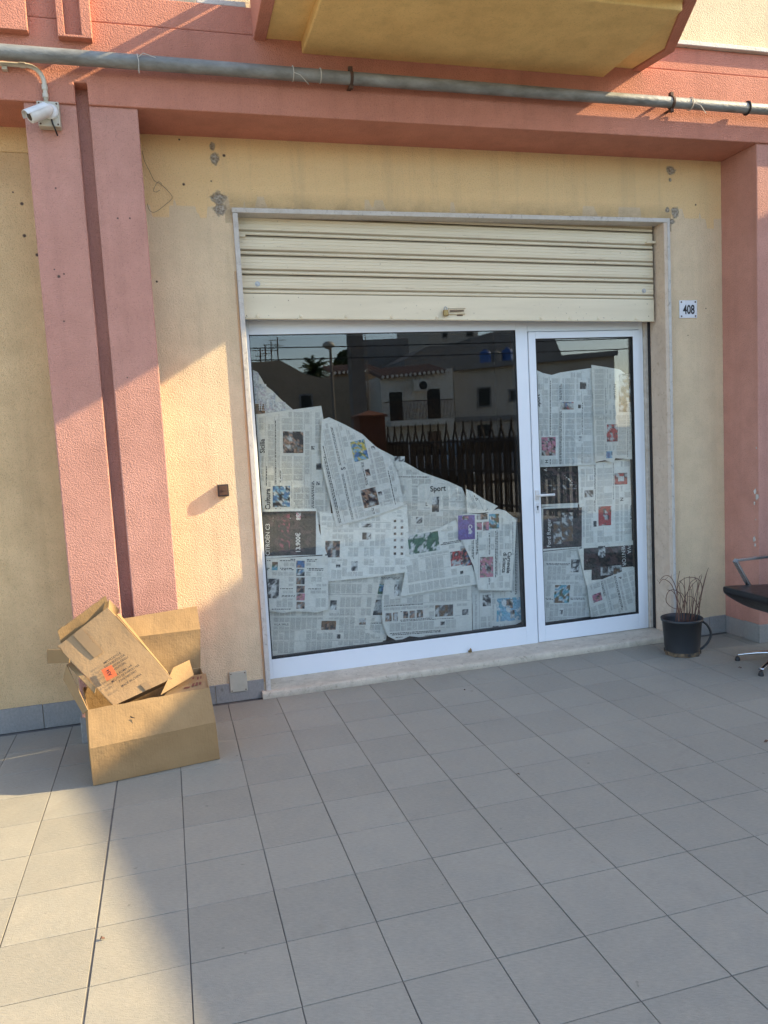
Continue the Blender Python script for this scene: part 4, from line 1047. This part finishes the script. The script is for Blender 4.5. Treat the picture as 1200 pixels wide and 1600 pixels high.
def tree(u, v, D, h, w_, label):
    c = MIR(u, v, D); t = thing('leafy_tree', label, 'tree', (c.x, c.y, -.12))
    g = MB(); g.tube([(c.x, c.y, -.12), (c.x+.1, c.y, c.z*.6), (c.x, c.y, c.z)], [.25, .18, .08], 10)
    for k in range(5):
        a_ = k*1.3; g.tube([(c.x+.08, c.y, c.z*.6), (c.x+math.cos(a_)*w_*.6, c.y+math.sin(a_)*w_*.6, c.z+h*.2)], [.1, .03], 6)
    g.build('trunk', BARK, t)
    g = MB(); rn = random.Random(9)
    for k in range(1500):
        d = V((rn.gauss(0, 1), rn.gauss(0, 1), rn.gauss(0, 1))).normalized()*rn.random()**.4
        p = c+V((d.x*w_, d.y*w_, d.z*h)); 
        if noise.noise(p*1.3) < -.12: continue
        e1 = V((rn.gauss(0, 1), rn.gauss(0, 1), rn.gauss(0, 1))).normalized()*.16; e2 = e1.orthogonal().normalized()*.10
        g.add([p-e1, p+e2, p+e1, p-e2], [(0, 1, 2, 3)])
    g.build('crown', LEAF, t)
tree(543, 574, 44, 1.1, .9, 'dark leafy tree behind the utility pole in the reflection')

# a few dry scraps blown onto the paving
def scrap(u, v, s_, label, seed):
    c = PZ(u, v, .002); rn = random.Random(seed); n = 7; g = MB()
    rim = [c+V((math.cos(k*2*math.pi/n)*s_*rn.uniform(.5, 1.2), math.sin(k*2*math.pi/n)*s_*rn.uniform(.3, .7), rn.uniform(.001, .012))) for k in range(n)]
    g.add([c+V((0, 0, .009))]+rim+[c+V((0, 0, .007))]+[p-V((0, 0, .0015)) for p in rim], [(0, k+1, (k+1) % n+1) for k in range(n)]+[(n+1, n+2+(k+1) % n, n+2+k) for k in range(n)])
    tag(g.build('dry_leaf', TWIG), label, 'leaf', 'dry scraps on the paving')
scrap(809, 1211, 0.0120, 'small dry leaf scrap on the grey tiles in front of the shop door', 1)
scrap(1156, 1044, 0.0132, 'small dark leaf scrap on the tiles beside the chair base', 2)
scrap(726, 1079, 0.0084, 'tiny dark leaf scrap on the tiles close to the threshold', 3)
scrap(160, 1468, 0.0120, 'small dry leaf scrap on the sunlit tiles at the left', 4)
scrap(1197, 1160, 0.0120, 'small dark leaf scrap on the tiles at the right edge', 5)

# ------------------------------------------------------------------ newspapers taped to the inside of the glass
def paper_mats():
    m, nt, b = newmat('newsprint'); b.inputs['Roughness'].default_value = .85; b.inputs['Specular IOR Level'].default_value = .2
    v = coords(nt)
    f = ramp(nt, noisetex(nt, v, 14, 5, .6), [(.3, 0.), (.7, 1.)])
    show = ramp(nt, noisetex(nt, coords(nt, 'Object', (1, 1, 3)), 30, 2, .5), [(.35, 0.), (.65, 1.)])
    col = mix(nt, f, (.80, .775, .72), (.72, .705, .66))
    col = mix(nt, math_(nt, 'MULTIPLY', show, .16), col, (.36, .37, .36))
    a_ = N(nt, 'ShaderNodeAttribute'); a_.attribute_name = 'tint'; col = mix(nt, 1.0, col, a_.outputs['Color'], 'MULTIPLY')
    L(nt, col, b.inputs['Base Color']); bump(nt, b, noisetex(nt, v, 22, 6, .65, .4), .012)
    m2, nt, b = newmat('newsprint_columns'); b.inputs['Roughness'].default_value = .85; b.inputs['Specular IOR Level'].default_value = .2
    uv = coords(nt, 'UV'); s = N(nt, 'ShaderNodeSeparateXYZ'); L(nt, uv, s.inputs[0])
    line = math_(nt, 'SINE', math_(nt, 'MULTIPLY', s.outputs['Y'], 2*math.pi/.0042))
    row = math_(nt, 'FLOOR', math_(nt, 'DIVIDE', s.outputs['Y'], .0042))
    cv = N(nt, 'ShaderNodeCombineXYZ'); L(nt, math_(nt, 'MULTIPLY', s.outputs['X'], 260), cv.inputs[0]); L(nt, math_(nt, 'MULTIPLY', row, 7.31), cv.inputs[1])
    words = ramp(nt, noisetex(nt, cv.outputs[0], 1.0, 2, .5), [(.36, 0.), (.44, 1.)])
    ink = math_(nt, 'MULTIPLY', ramp(nt, math_(nt, 'MULTIPLY_ADD', line, .5, .5), [(.35, 0.), (.55, 1.)]), words)
    big = noisetex(nt, coords(nt), 9, 3)
    col = mix(nt, math_(nt, 'MULTIPLY', ink, math_(nt, 'MULTIPLY_ADD', big, .7, .22)), (.70, .685, .64), (.15, .15, .15))
    a_ = N(nt, 'ShaderNodeAttribute'); a_.attribute_name = 'tint'; col = mix(nt, 1.0, col, a_.outputs['Color'], 'MULTIPLY')
    L(nt, col, b.inputs['Base Color']); bump(nt, b, noisetex(nt, coords(nt), 22, 6, .65, .4), .012)
    m3, nt, b = newmat('newsprint_picture'); b.inputs['Roughness'].default_value = .7; b.inputs['Specular IOR Level'].default_value = .3
    at = N(nt, 'ShaderNodeAttribute'); at.attribute_name = 'tint'
    n1 = ramp(nt, noisetex(nt, coords(nt), 85, 5, .7), [(.30, .55), (.7, 1.3)])
    mm = N(nt, 'ShaderNodeMix', _data_type='RGBA', _blend_type='MULTIPLY'); mm.inputs[0].default_value = 1
    L(nt, at.outputs['Color'], mm.inputs[6]); L(nt, n1, mm.inputs[7])
    L(nt, mm.outputs[2], b.inputs['Base Color'])
    m4 = simple('newsprint_ink', (.022, .022, .026), .7)
    m5 = simple('newsprint_white', (.80, .78, .74), .8)
    return [m, m2, m3, m4, m5]
PM = paper_mats()
def inpoly(p, poly):
    x, y = p; c = False; n = len(poly); j = n-1
    for i in range(n):
        xi, yi = poly[i]; xj, yj = poly[j]
        if (yi > y) != (yj > y) and x < (xj-xi)*(y-yi)/(yj-yi)+xi: c = not c
        j = i
    return c
DK = (.03, .03, .035); GR = (.16, .16, .16); LG = (.45, .45, .44); SK = (.36, .22, .16); BL = (.08, .16, .32); LB = (.22, .38, .50); GN = (.06, .14, .09); RD = (.38, .05, .05); YL = (.50, .40, .10); BR = (.16, .10, .06); PU = (.16, .10, .28); PK = (.48, .20, .26); WH = (.58, .58, .57); TQ = (.12, .34, .42)
PAL = {'bw': [DK, GR, LG, GR, DK, WH], 'dark': [DK, DK, BR, GR, LG], 'map': [BL, LB, GN, YL, YL, LB], 'blue': [BL, LB, LB, GR, WH, DK], 'foot': [GN, GN, (.03, .07, .05), LG, GN, WH], 'red': [RD, RD, DK, RD, LG], 'skin': [DK, SK, GR, BR, LG], 'warm': [BR, BR, SK, DK, (.22, .10, .04)],
       'purple': [PU, PU, PU, (.18, .14, .36)], 'crowd': [DK, RD, SK, BL, GR, LG], 'face': [BL, SK, DK, SK, GR], 'pink': [PK, SK, LG, GR, DK, PK], 'teal': [TQ, LB, WH, GN, BR], 'sea': [LB, LB, TQ, LB, (.16, .28, .36), WH], 'ad': [(.045, .042, .04), (.07, .06, .055), (.03, .03, .03), (.10, .07, .07)], 'adpink': [(.05, .045, .045), (.30, .08, .12), (.12, .06, .07), (.05, .05, .05)], 'rock': [BR, (.14, .11, .10), GR, (.08, .07, .07), LG], 'crum': [WH, LG, (.48, .48, .52), (.42, .35, .40), (.36, .40, .44), WH]}
def sheet(label, poly, layer, read='up', photos=(), texts=(), fill=True, seed=0, dense=.9, rules=True, amp=1.0, page=None):
    Yl = .2260+.0125*layer; rn = random.Random(seed*17+3)
    Pw = lambda u, v: (lambda p: (p.x, p.z))(PY(u, v, Yl))
    W = [Pw(*p) for p in poly]
    cx_, cz_ = sum(p[0] for p in W)/len(W), sum(p[1] for p in W)/len(W)
    so = seed*5.17
    cr = []
    for k in range(13):                     # creases: soft ridges along random lines
        a = rn.uniform(0, math.pi) if k > 3 else (0, math.pi/2, 0, math.pi/2)[k]+rn.uniform(-.12, .12); ox, oz = cx_+rn.uniform(-.25, .25), cz_+rn.uniform(-.3, .3)
        cr.append((math.cos(a), math.sin(a), ox, oz, rn.uniform(-1, 1), rn.uniform(.005, .013)))
    def disp(x, z):
        d = noise.noise(V((x*4.5, so, z*4.5)))*.0052+noise.noise(V((x*13, so+9, z*13)))*.0022
        for c, s_, ox, oz, h, w_ in cr:
            q = (x-ox)*s_-(z-oz)*c
            d += h*.0040*math.exp(-abs(q)/w_)
        return max(-.0062, min(.0062, d*amp))
    def on(x, z, off=.0006): return V((x, Yl+disp(x, z)-off, z))
    g = MB()
    bm = bmesh.new()
    f = bm.faces.new([bm.verts.new((x, 0, z)) for x, z in W])
    step = .014
    for ax in (0, 2):
        lo = min(p[0 if ax == 0 else 1] for p in W); hi = max(p[0 if ax == 0 else 1] for p in W); t = lo+step
        while t < hi:
            co_ = [0, 0, 0]; no = [0, 0, 0]; co_[ax] = t; no[ax] = 1
            bmesh.ops.bisect_plane(bm, geom=bm.verts[:]+bm.edges[:]+bm.faces[:], plane_co=co_, plane_no=no); t += step
    bmesh.ops.triangulate(bm, faces=[f_ for f_ in bm.faces if len(f_.verts) > 4])
    bm.normal_update()
    bm.verts.index_update()
    vs = [on(v.co.x, v.co.z, 0) for v in bm.verts]
    fs = []
    for f_ in bm.faces:
        idx = [v.index for v in f_.verts]
        fs.append(tuple(idx) if f_.normal.y < 0 else tuple(idx[::-1]))
    bm.free()
    k0 = len(g.f); g.add(vs, fs, 0)
    tone = rn.uniform(.80, 1.03); wm = rn.uniform(-.03, .03); tone = (tone*(1+wm), tone, tone*(1-wm*1.4))
    for k in range(k0, len(g.f)): g.col[k] = tone
    # page frame
    if isinstance(read, str): r2 = {'up': (0, -1), 'down': (0, 1), 'right': (1, 0)}[read]
    else: r2 = read
    mu, mv = sum(p[0] for p in poly)/len(poly), sum(p[1] for p in poly)/len(poly)
    a0, a1 = Pw(mu, mv), Pw(mu+r2[0]*10, mv+r2[1]*10)
    e1 = V((a1[0]-a0[0], 0, a1[1]-a0[1])).normalized(); e2 = V((e1.z, 0, -e1.x))
    toab = lambda x, z: ((x-cx_)*e1.x+(z-cz_)*e1.z, (x-cx_)*e2.x+(z-cz_)*e2.z)
    toxz = lambda a, b_: (cx_+e1.x*a+e2.x*b_, cz_+e1.z*a+e2.z*b_)
    def blk(a, b_, a2, b2, mi, off=.0008, na=3, nb=3, pal=None):
        o = []; 
        for j in range(nb+1):
            for i in range(na+1): o.append(on(*toxz(a+(a2-a)*i/na, b_+(b2-b_)*j/nb), off))
        k0 = len(g.f); fl = []
        for j in range(nb):
            for i in range(na):
                k = j*(na+1)+i; fl.append((k, k+1, k+na+2, k+na+1))
        nn = (o[1]-o[0]).cross(o[na+1]-o[0])
        rev = nn.y > 0
        if pal:
            cols = []
            sd_ = rn.uniform(0, 99)
            for j in range(nb+1):
                for i in range(na+1):
                    q = noise.noise(V((i*.34+sd_, j*.34, sd_)))*1.5+.5+rn.uniform(-.08, .08)
                    cols.append(pal[max(0, min(len(pal)-1, int(q*len(pal))))])
        g.add(o, [q[::-1] if rev else q for q in fl], mi)
        for n_, q in enumerate(fl):
            qq = q[::-1] if rev else q
            g.uv[k0+n_] = [((o[t].x-cx_)*e1.x+(o[t].z-cz_)*e1.z+seed, (o[t].x-cx_)*e2.x+(o[t].z-cz_)*e2.z) for t in qq]
            g.col[k0+n_] = [cols[t] for t in qq] if pal else tone
    busy = []
    for ph in photos:
        (u0, v0, u1, v1), pal = ph[0], ph[1]; rot = ph[2] if len(ph) > 2 else 0
        cu, cv = (u0+u1)/2, (v0+v1)/2; c = Pw(cu, cv)
        ww = abs(Pw(u1, cv)[0]-Pw(u0, cv)[0]); hh = abs(Pw(cu, v1)[1]-Pw(cu, v0)[1])
        ca, cb = toab(*c)
        if abs(r2[1]) > abs(r2[0]): la, lb = hh, ww
        else: la, lb = ww, hh
        na, nb = max(3, min(26, int(la/.011))), max(3, min(26, int(lb/.011)))
        blk(ca-la/2, cb-lb/2, ca+la/2, cb+lb/2, 2, .0012 if len(ph) < 4 else .0016, na, nb, PAL[pal] if isinstance(pal, str) else pal)
        busy.append((ca-la/2-.006, cb-lb/2-.006, ca+la/2+.006, cb+lb/2+.006))
    for tx in texts:
        txt, (u, v), hp, rd = tx[0], tx[1], tx[2], tx[3]; mi = tx[4] if len(tx) > 4 else 3; bold = tx[5] if len(tx) > 5 else .03
        rr = {'up': (0, -1), 'down': (0, 1), 'right': (1, 0), 'left': (-1, 0)}[rd] if isinstance(rd, str) else rd
        c = Pw(u, v); q = Pw(u+rr[0]*10, v+rr[1]*10); d1 = V((q[0]-c[0], 0, q[1]-c[1])).normalized(); d2 = V((-d1.z, 0, d1.x))
        h = hp*(PY(u, v, Yl)-CAM).dot(AF)/FPX
        k0 = len(g.v)
        put_text(g, txt, (c[0], Yl, c[1]), d1, d2, h, mi, bold, .95, lambda p: on(p.x, p.z, .0019))
        pts = [toab(p[0], p[2]) for p in g.v[k0:]]
        busy.append((min(p[0] for p in pts)-.006, min(p[1] for p in pts)-.006, max(p[0] for p in pts)+.006, max(p[1] for p in pts)+.006))
    if fill:
        AB = [toab(*p) for p in W]
        alo, ahi = min(p[0] for p in AB)+.018, max(p[0] for p in AB)-.018; blo, bhi = min(p[1] for p in AB)+.020, max(p[1] for p in AB)-.016
        def ok(a, b_, a2, b2):
            for p in ((a-.009, b_-.009), (a2+.009, b_-.009), (a2+.009, b2+.009), (a-.009, b2+.009), ((a+a2)/2, (b_+b2)/2)):
                if not inpoly(p, AB): return False
            for x0, y0, x1, y1 in busy:
                if a < x1 and a2 > x0 and b_ < y1 and b2 > y0: return False
            return True
        cwid = rn.choice((.037, .041, .046))
        b_ = blo
        while b_ < bhi-.012:
            rh = rn.choice((.03, .045, .06, .075, .09)); 
            if rules and rn.random() < .45: 
                a = alo
                while a < ahi:
                    if ok(a, b_, min(a+.02, ahi), b_+.001): blk(a, b_, min(a+.02, ahi), b_+.0012, 3, .0009, 1, 1)
                    a += .02
            hd = rn.random() < .35
            a = alo
            hb = b_+.006
            if hd:                          # a greeked headline of dark dashes
                hl = rn.choice((.0045, .006)); nl = rn.choice((1, 2)); span = rn.uniform(.35, .95)
                for ln in range(nl):
                    a = alo
                    while a < alo+(ahi-alo)*span:
                        wl_ = rn.uniform(.006, .022)
                        if ok(a, hb, a+wl_, hb+hl): blk(a, hb, a+wl_, hb+hl*rn.uniform(.8, 1), 3, .0009, 1, 1)
                        a += wl_+.004
                    hb += hl+.004
                hb += .004
            a = alo
            while a+cwid*.6 < ahi:
                # break each column in short runs so the text hugs pictures and torn edges
                y = hb; a2 = min(a+cwid-.005, ahi)
                if rn.random() < dense:
                    while y < b_+rh-.006:
                        y2 = min(y+.015, b_+rh-.005)
                        if y2-y > .004 and ok(a, y, a2, y2): blk(a, y, a2, y2, 1, .0008, 2, 1)
                        y = y2
                        if rn.random() < .03: y += .005
                a += cwid
            b_ += rh
    o = g.build('newspaper_sheet', PM, None, origin=(cx_, Yl, cz_))
    tag(o, label, 'newspaper', 'newspaper sheets taped inside the glass')
    for p in o.data.polygons:
        if p.material_index == 0: p.use_smooth = True
    return o
# --- shop window, front layers first
sheet('crumpled pinkish colour page in the top left corner of the shop window', [(391, 576), (402, 581), (409, 592), (414, 602), (425, 610), (440, 625), (458, 640), (456, 660), (397, 660)], 4, 'up', [((393, 582, 404, 630), 'crum'), ((404, 600, 416, 642), 'crum'), ((416, 614, 430, 645), 'crum'), ((397, 631, 414, 647), 'warm'), ((430, 628, 446, 645), 'crum')], (), False, 1, amp=1.0)
sheet('tall newspaper sheet headed Sicilia and Cultura at the left edge of the shop window', [(398, 648), (502, 634), (508, 668), (512, 730), (517, 800), (516, 822), (410, 806)], 2, 'up',
      [((442, 674, 474, 708), 'skin'), ((426, 759, 453, 792), 'blue'), ((494, 724, 502, 734), 'bw'), ((486, 697, 492, 703), 'bw'), ((494, 752, 500, 758), 'bw')], [('Sicilia', (409.5, 697), 7.5, 'up'), ('Cultura', (418, 780), 8, 'up')], True, 2)
sheet('slanted newspaper sheet with a coloured map photo, uppermost in the middle of the window', [(503, 656), (514, 652), (540, 664), (566, 678), (586, 697), (604, 708), (612, 720), (622, 742), (627, 766), (631, 790), (580, 808), (525, 823), (516, 780), (504, 730), (501, 690)], 0, (-.22, -.97),
      [((550, 688, 573, 720), 'map'), ((566, 763, 590, 792), 'skin'), ((571, 733, 578, 744), 'skin'), ((591, 768, 597, 774), 'bw'), ((580, 697, 586, 703), 'bw')], [('S', (536, 732), 7, (-.2, -.98))], True, 3)
sheet('newspaper spread with rows of tiny portraits in the middle of the shop window', [(499, 800), (560, 806), (600, 800), (636, 788), (638, 830), (641, 893), (580, 902), (509, 909), (503, 860)], 1, 'right',
      [((508, 845, 531, 871), 'skin'), ((549, 877, 559, 892), 'bw'), ((525, 882, 532, 887), 'bw'), ((565, 818, 582, 824), 'bw'), ((566, 832, 580, 843), 'bw')]+[((u, v, u+4, v+4), 'skin') for u in (615, 626) for v in (812, 822, 832, 842, 853, 863)], (), True, 4, .7)
sheet('dark newspaper car advert with the price 13.900€ at the left of the shop window', [(409, 796), (494, 794), (499, 830), (511, 866), (412, 873)], 1, 'up',
      [((411, 799, 494, 868), 'ad'), ((435, 803, 453, 862), 'adpink', 0, 1), ((463, 801, 470, 812), 'pink', 0, 1)], [('13.900€', (465.5, 848), 7, 'up', 4), ('CITROËN C3', (418, 843), 6.5, 'up', 4, .01), ('8€', (466, 808), 6, 'up', 4)], False, 5)
sheet('newspaper page with a column of six small portraits, below the dark car advert', [(413, 873), (512, 868), (513, 952), (495, 957), (460, 955), (442, 958), (418, 954)], 0, 'right',
      [((463, 876, 476, 887), 'face'), ((463, 889, 476, 900), 'blue'), ((463, 902, 476, 913), 'skin'), ((463, 915, 476, 926), 'skin'), ((463, 927, 476, 938), 'pink'), ((463, 940, 476, 951), 'skin'), ((417, 904, 436, 935), 'bw'), ((425, 878, 434, 891), 'teal')], (), True, 6, .75, False)
sheet('bottom left newspaper spread with a small boxed notice and a round portrait', [(416, 940), (505, 925), (500, 870), (560, 866), (600, 880), (577, 985), (602, 992), (597, 1004), (545, 1013), (424, 1028)], 2, 'right',
      [((502, 970, 525, 984), 'warm'), ((516, 938, 526, 953), 'bw'), ((561, 966, 572, 976), 'skin'), ((526, 991, 532, 998), 'bw')], [('U.L.A. S.R.L.S.', (440, 975.5), 3.0, 'right')], True, 7)
sheet('newspaper sheet headed Sport on the diagonal edge of the papers in the shop window', [(590, 700), (606, 708), (632, 722), (660, 738), (700, 752), (722, 762), (731, 782), (733, 812), (700, 838), (640, 862), (622, 800), (612, 740)], 3, 'right',
      [((675, 776, 686, 800), 'bw'), ((650, 808, 660, 818), 'bw'), ((616, 713, 632, 721), 'bw'), ((612, 727, 616, 731), 'dark')], [('Sport', (684, 763), 8.5, (1, -.06)), ('L', (666.5, 787.5), 6, 'right')], True, 8, .8)
sheet('small folded newspaper corner on the diagonal edge right of the Sport page', [(728, 764), (738, 768), (756, 780), (778, 791), (768, 800), (730, 803)], 1, (.4, .9), (), [('J', (761, 796), 4, (.6, .7))], True, 9, .5)
sheet('newspaper sheet with a green football team photo right of the tiny portraits', [(634, 838), (685, 826), (712, 812), (722, 834), (737, 882), (747, 913), (690, 921), (626, 932), (632, 900)], 1, (.99, -.16),
      [((638, 833, 686, 863), 'foot'), ((704, 861, 723, 884), 'red'), ((720, 852, 740, 884), 'crowd'), ((719, 892, 724, 897), 'bw')], (), True, 10)
sheet('newspaper sheet with a purple cafe advert and the headline Carnevale di Sciacca', [(713, 806), (730, 803), (758, 803), (778, 795), (790, 798), (807, 812), (805, 852), (799, 923), (748, 922), (740, 885), (722, 845)], 0, 'down',
      [((716, 805, 742, 843), 'purple'), ((745, 803, 762, 812), 'skin'), ((745, 816, 753, 828), 'pink'), ((755, 815, 764, 829), 'pink'), ((764, 803, 780, 826), 'teal'), ((750, 870, 771, 902), 'pink'), ((722, 806, 732, 812), 'pink', 0, 1)],
      [('Cafè', (735, 827), 6, 'down', 4), ('Carnevale', (795.5, 879), 6.2, (-.05, 1)), ('di Sciacca', (788.5, 879), 6.2, (-.05, 1))], True, 11, .7)
sheet('newspaper sheet with a blue sky photo in the lower right corner of the shop window', [(796, 806), (813, 811), (816, 850), (822, 968), (806, 976), (790, 984), (739, 992), (737, 900)], 3, 'down',
      [((776, 934, 815, 970), 'sea'), ((791, 936, 801, 950), 'skin', 0, 1), ((797, 953, 804, 966), 'dark', 0, 1), ((754, 929, 767, 947), 'bw'), ((770, 978, 779, 984), 'bw')], (), True, 12, .8)
sheet('curled newspaper sheet with a row of small portraits along the bottom of the shop window', [(601, 908), (612, 903), (630, 930), (690, 921), (737, 914), (738, 992), (680, 998), (640, 994), (622, 1002), (606, 994), (598, 975), (596, 940)], 2, (.995, -.06),
      [((680, 945, 708, 963), 'rock'), ((602, 958, 612, 971), 'skin'), ((614, 957, 622, 971), 'skin'), ((630, 955, 638, 966), 'skin'), ((640, 954, 649, 966), 'skin'), ((651, 953, 661, 965), 'skin'), ((616, 913, 624, 931), 'bw'), ((722, 952, 732, 961), 'bw'), ((688, 971, 695, 977), 'bw')], (), True, 13)
sheet('narrow strip of newspaper with colour photos showing behind the curled bottom sheet', [(556, 885), (645, 880), (640, 915), (610, 960), (603, 1000), (573, 1006)], 4, 'right', [((586, 912, 600, 928), 'map'), ((577, 937, 598, 961), 'dark')], (), True, 14)
# --- shop door
sheet('newspaper sheet headed Sport at the upper left of the shop door', [(836, 577), (848, 583), (862, 586), (875, 582), (924, 575), (927, 640), (931, 726), (886, 728), (842, 730), (838, 640)], 1, 'up',
      [((875, 628, 896, 640), 'crowd'), ((846, 683, 868, 712), 'pink'), ((906, 597, 916, 608), 'bw'), ((903, 632, 908, 638), 'bw'), ((904, 682, 909, 689), 'bw')], [('Sport', (840.5, 626), 6.5, 'up'), ('H', (854, 721), 5.5, 'up')], True, 21)
sheet('newspaper sheet with a dark colour strip at the upper right of the shop door', [(924, 570), (950, 574), (968, 577), (976, 583), (989, 600), (990, 718), (962, 716), (958, 723), (945, 719), (930, 722)], 0, 'up',
      [((967, 584, 988, 644), 'dark'), ((948, 663, 965, 690), 'red'), ((947, 705, 957, 716), 'blue')], [('MOTORI', (961, 612), 4.6, 'down', 3, .0)], True, 22)
sheet('black newspaper advert page behind the door handle', [(842, 728), (905, 727), (905, 788), (845, 792)], 3, 'up', [((843, 729, 904, 787), 'ad'), ((850, 757, 902, 765), 'dark', 0, 1)], [('A', (852, 734), 5, 'up', 4, .0)], False, 23)
sheet('newspaper sheet headed Cultura with a red photo at the right of the shop door', [(903, 727), (930, 723), (988, 716), (990, 780), (991, 844), (950, 851), (910, 858), (905, 790)], 2, 'down',
      [((935, 791, 955, 821), 'red'), ((960, 739, 980, 757), 'red'), ((966, 744, 975, 752), [WH, LG, WH], 0, 1), ((913, 766, 927, 777), 'bw'), ((927, 814, 932, 823), 'bw'), ((921, 743, 926, 750), 'bw')], [('Cultura', (987, 800), 5.6, 'down'), ('N', (971, 780), 5.5, 'down')], True, 24)
sheet('newspaper pick-up truck advert reading Ford Ranger at the left of the shop door', [(846, 793), (903, 787), (911, 855), (848, 861)], 1, 'up', [((849, 794, 909, 856), 'ad'), ((878, 801, 895, 846), 'rock', 0, 1), ((865, 815, 878, 850), 'rock', 0, 1)], [('Ford Ranger', (857.5, 833), 6.6, 'up', 4, .0)], False, 25)
sheet('newspaper sheet with a turquoise photo at the lower left of the shop door', [(847, 862), (905, 856), (912, 890), (919, 930), (922, 966), (851, 976)], 2, 'right', [((866, 914, 890, 942), 'teal'), ((892, 874, 905, 894), 'bw'), ((874, 953, 879, 960), 'bw')], (), True, 26)
sheet('black newspaper advert reading NUOVA FORMENTOR at the lower right of the shop door', [(903, 858), (911, 856), (991, 844), (992, 886), (958, 899), (923, 913), (916, 915)], 1, 'down', [((912, 854, 991, 888), 'ad', 0), ((924, 886, 958, 905), 'ad'), ((934, 853, 945, 871), 'bw', 0, 1), ((938, 884, 972, 898), 'rock', 0, 1)], [('OVA', (983, 856), 6.5, 'down', 4, .0), ('MENTOR', (974.5, 867), 6.5, (.08, 1), 4, .0)], False, 27)
sheet('newspaper sheet with a small pink picture in the bottom right corner of the shop door', [(917, 914), (960, 898), (993, 885), (995, 925), (997, 957), (960, 962), (924, 968)], 0, (.22, .97), [((926, 927, 940, 940), 'pink')], [('P', (969, 903), 5, (.2, .97))], True, 28)
sheet('plain newspaper sheet behind the bottom of the shop door papers', [(905, 905), (945, 895), (990, 890), (990, 955), (905, 968)], 3, 'up', (), (), True, 29)

# ------------------------------------------------------------------ daylight and camera
EL, AZ = rad(29.9), rad(11.0)             # low sun from the right, only 11 degrees off the facade plane
S = Vector((math.cos(EL)*math.cos(AZ), -math.cos(EL)*math.sin(AZ), math.sin(EL)))
sl = bpy.data.lights.new('sun', 'SUN'); sl.energy = 3.7; sl.angle = rad(.53); sl.color = (1.0, .80, .47)
so_ = bpy.data.objects.new('sun', sl); COL.objects.link(so_); so_.rotation_euler = S.to_track_quat('Z', 'Y').to_euler(); so_.location = (20, -5, 15)
w = bpy.data.worlds.new('World'); scn.world = w; w.use_nodes = True
nt = w.node_tree; bg = nt.nodes['Background']
sky = nt.nodes.new('ShaderNodeTexSky'); sky.sky_type = 'NISHITA'; sky.sun_disc = False
sky.sun_elevation = EL; sky.sun_rotation = math.atan2(S.x, S.y); sky.altitude = 50; sky.air_density = 1.0; sky.dust_density = 1.2; sky.ozone_density = 1.0
L(nt, sky.outputs[0], bg.inputs['Color']); bg.inputs['Strength'].default_value = .15
cam = bpy.data.cameras.new('camera'); co = bpy.data.objects.new('camera', cam); COL.objects.link(co)
cam.sensor_fit = 'HORIZONTAL'; cam.sensor_width = 36; cam.lens = 36*FPX/1200; cam.clip_start = .05; cam.clip_end = 2000
m = Matrix((AR, AU, -AF)).transposed().to_4x4(); m.translation = CAM; co.matrix_world = m
scn.camera = co
scn.render.engine = 'CYCLES'
scn.view_settings.view_transform = 'Standard'; scn.view_settings.look = 'None'; scn.view_settings.exposure = 1.78; scn.view_settings.gamma = 1
scn.cycles.max_bounces = 8; scn.cycles.transparent_max_bounces = 12
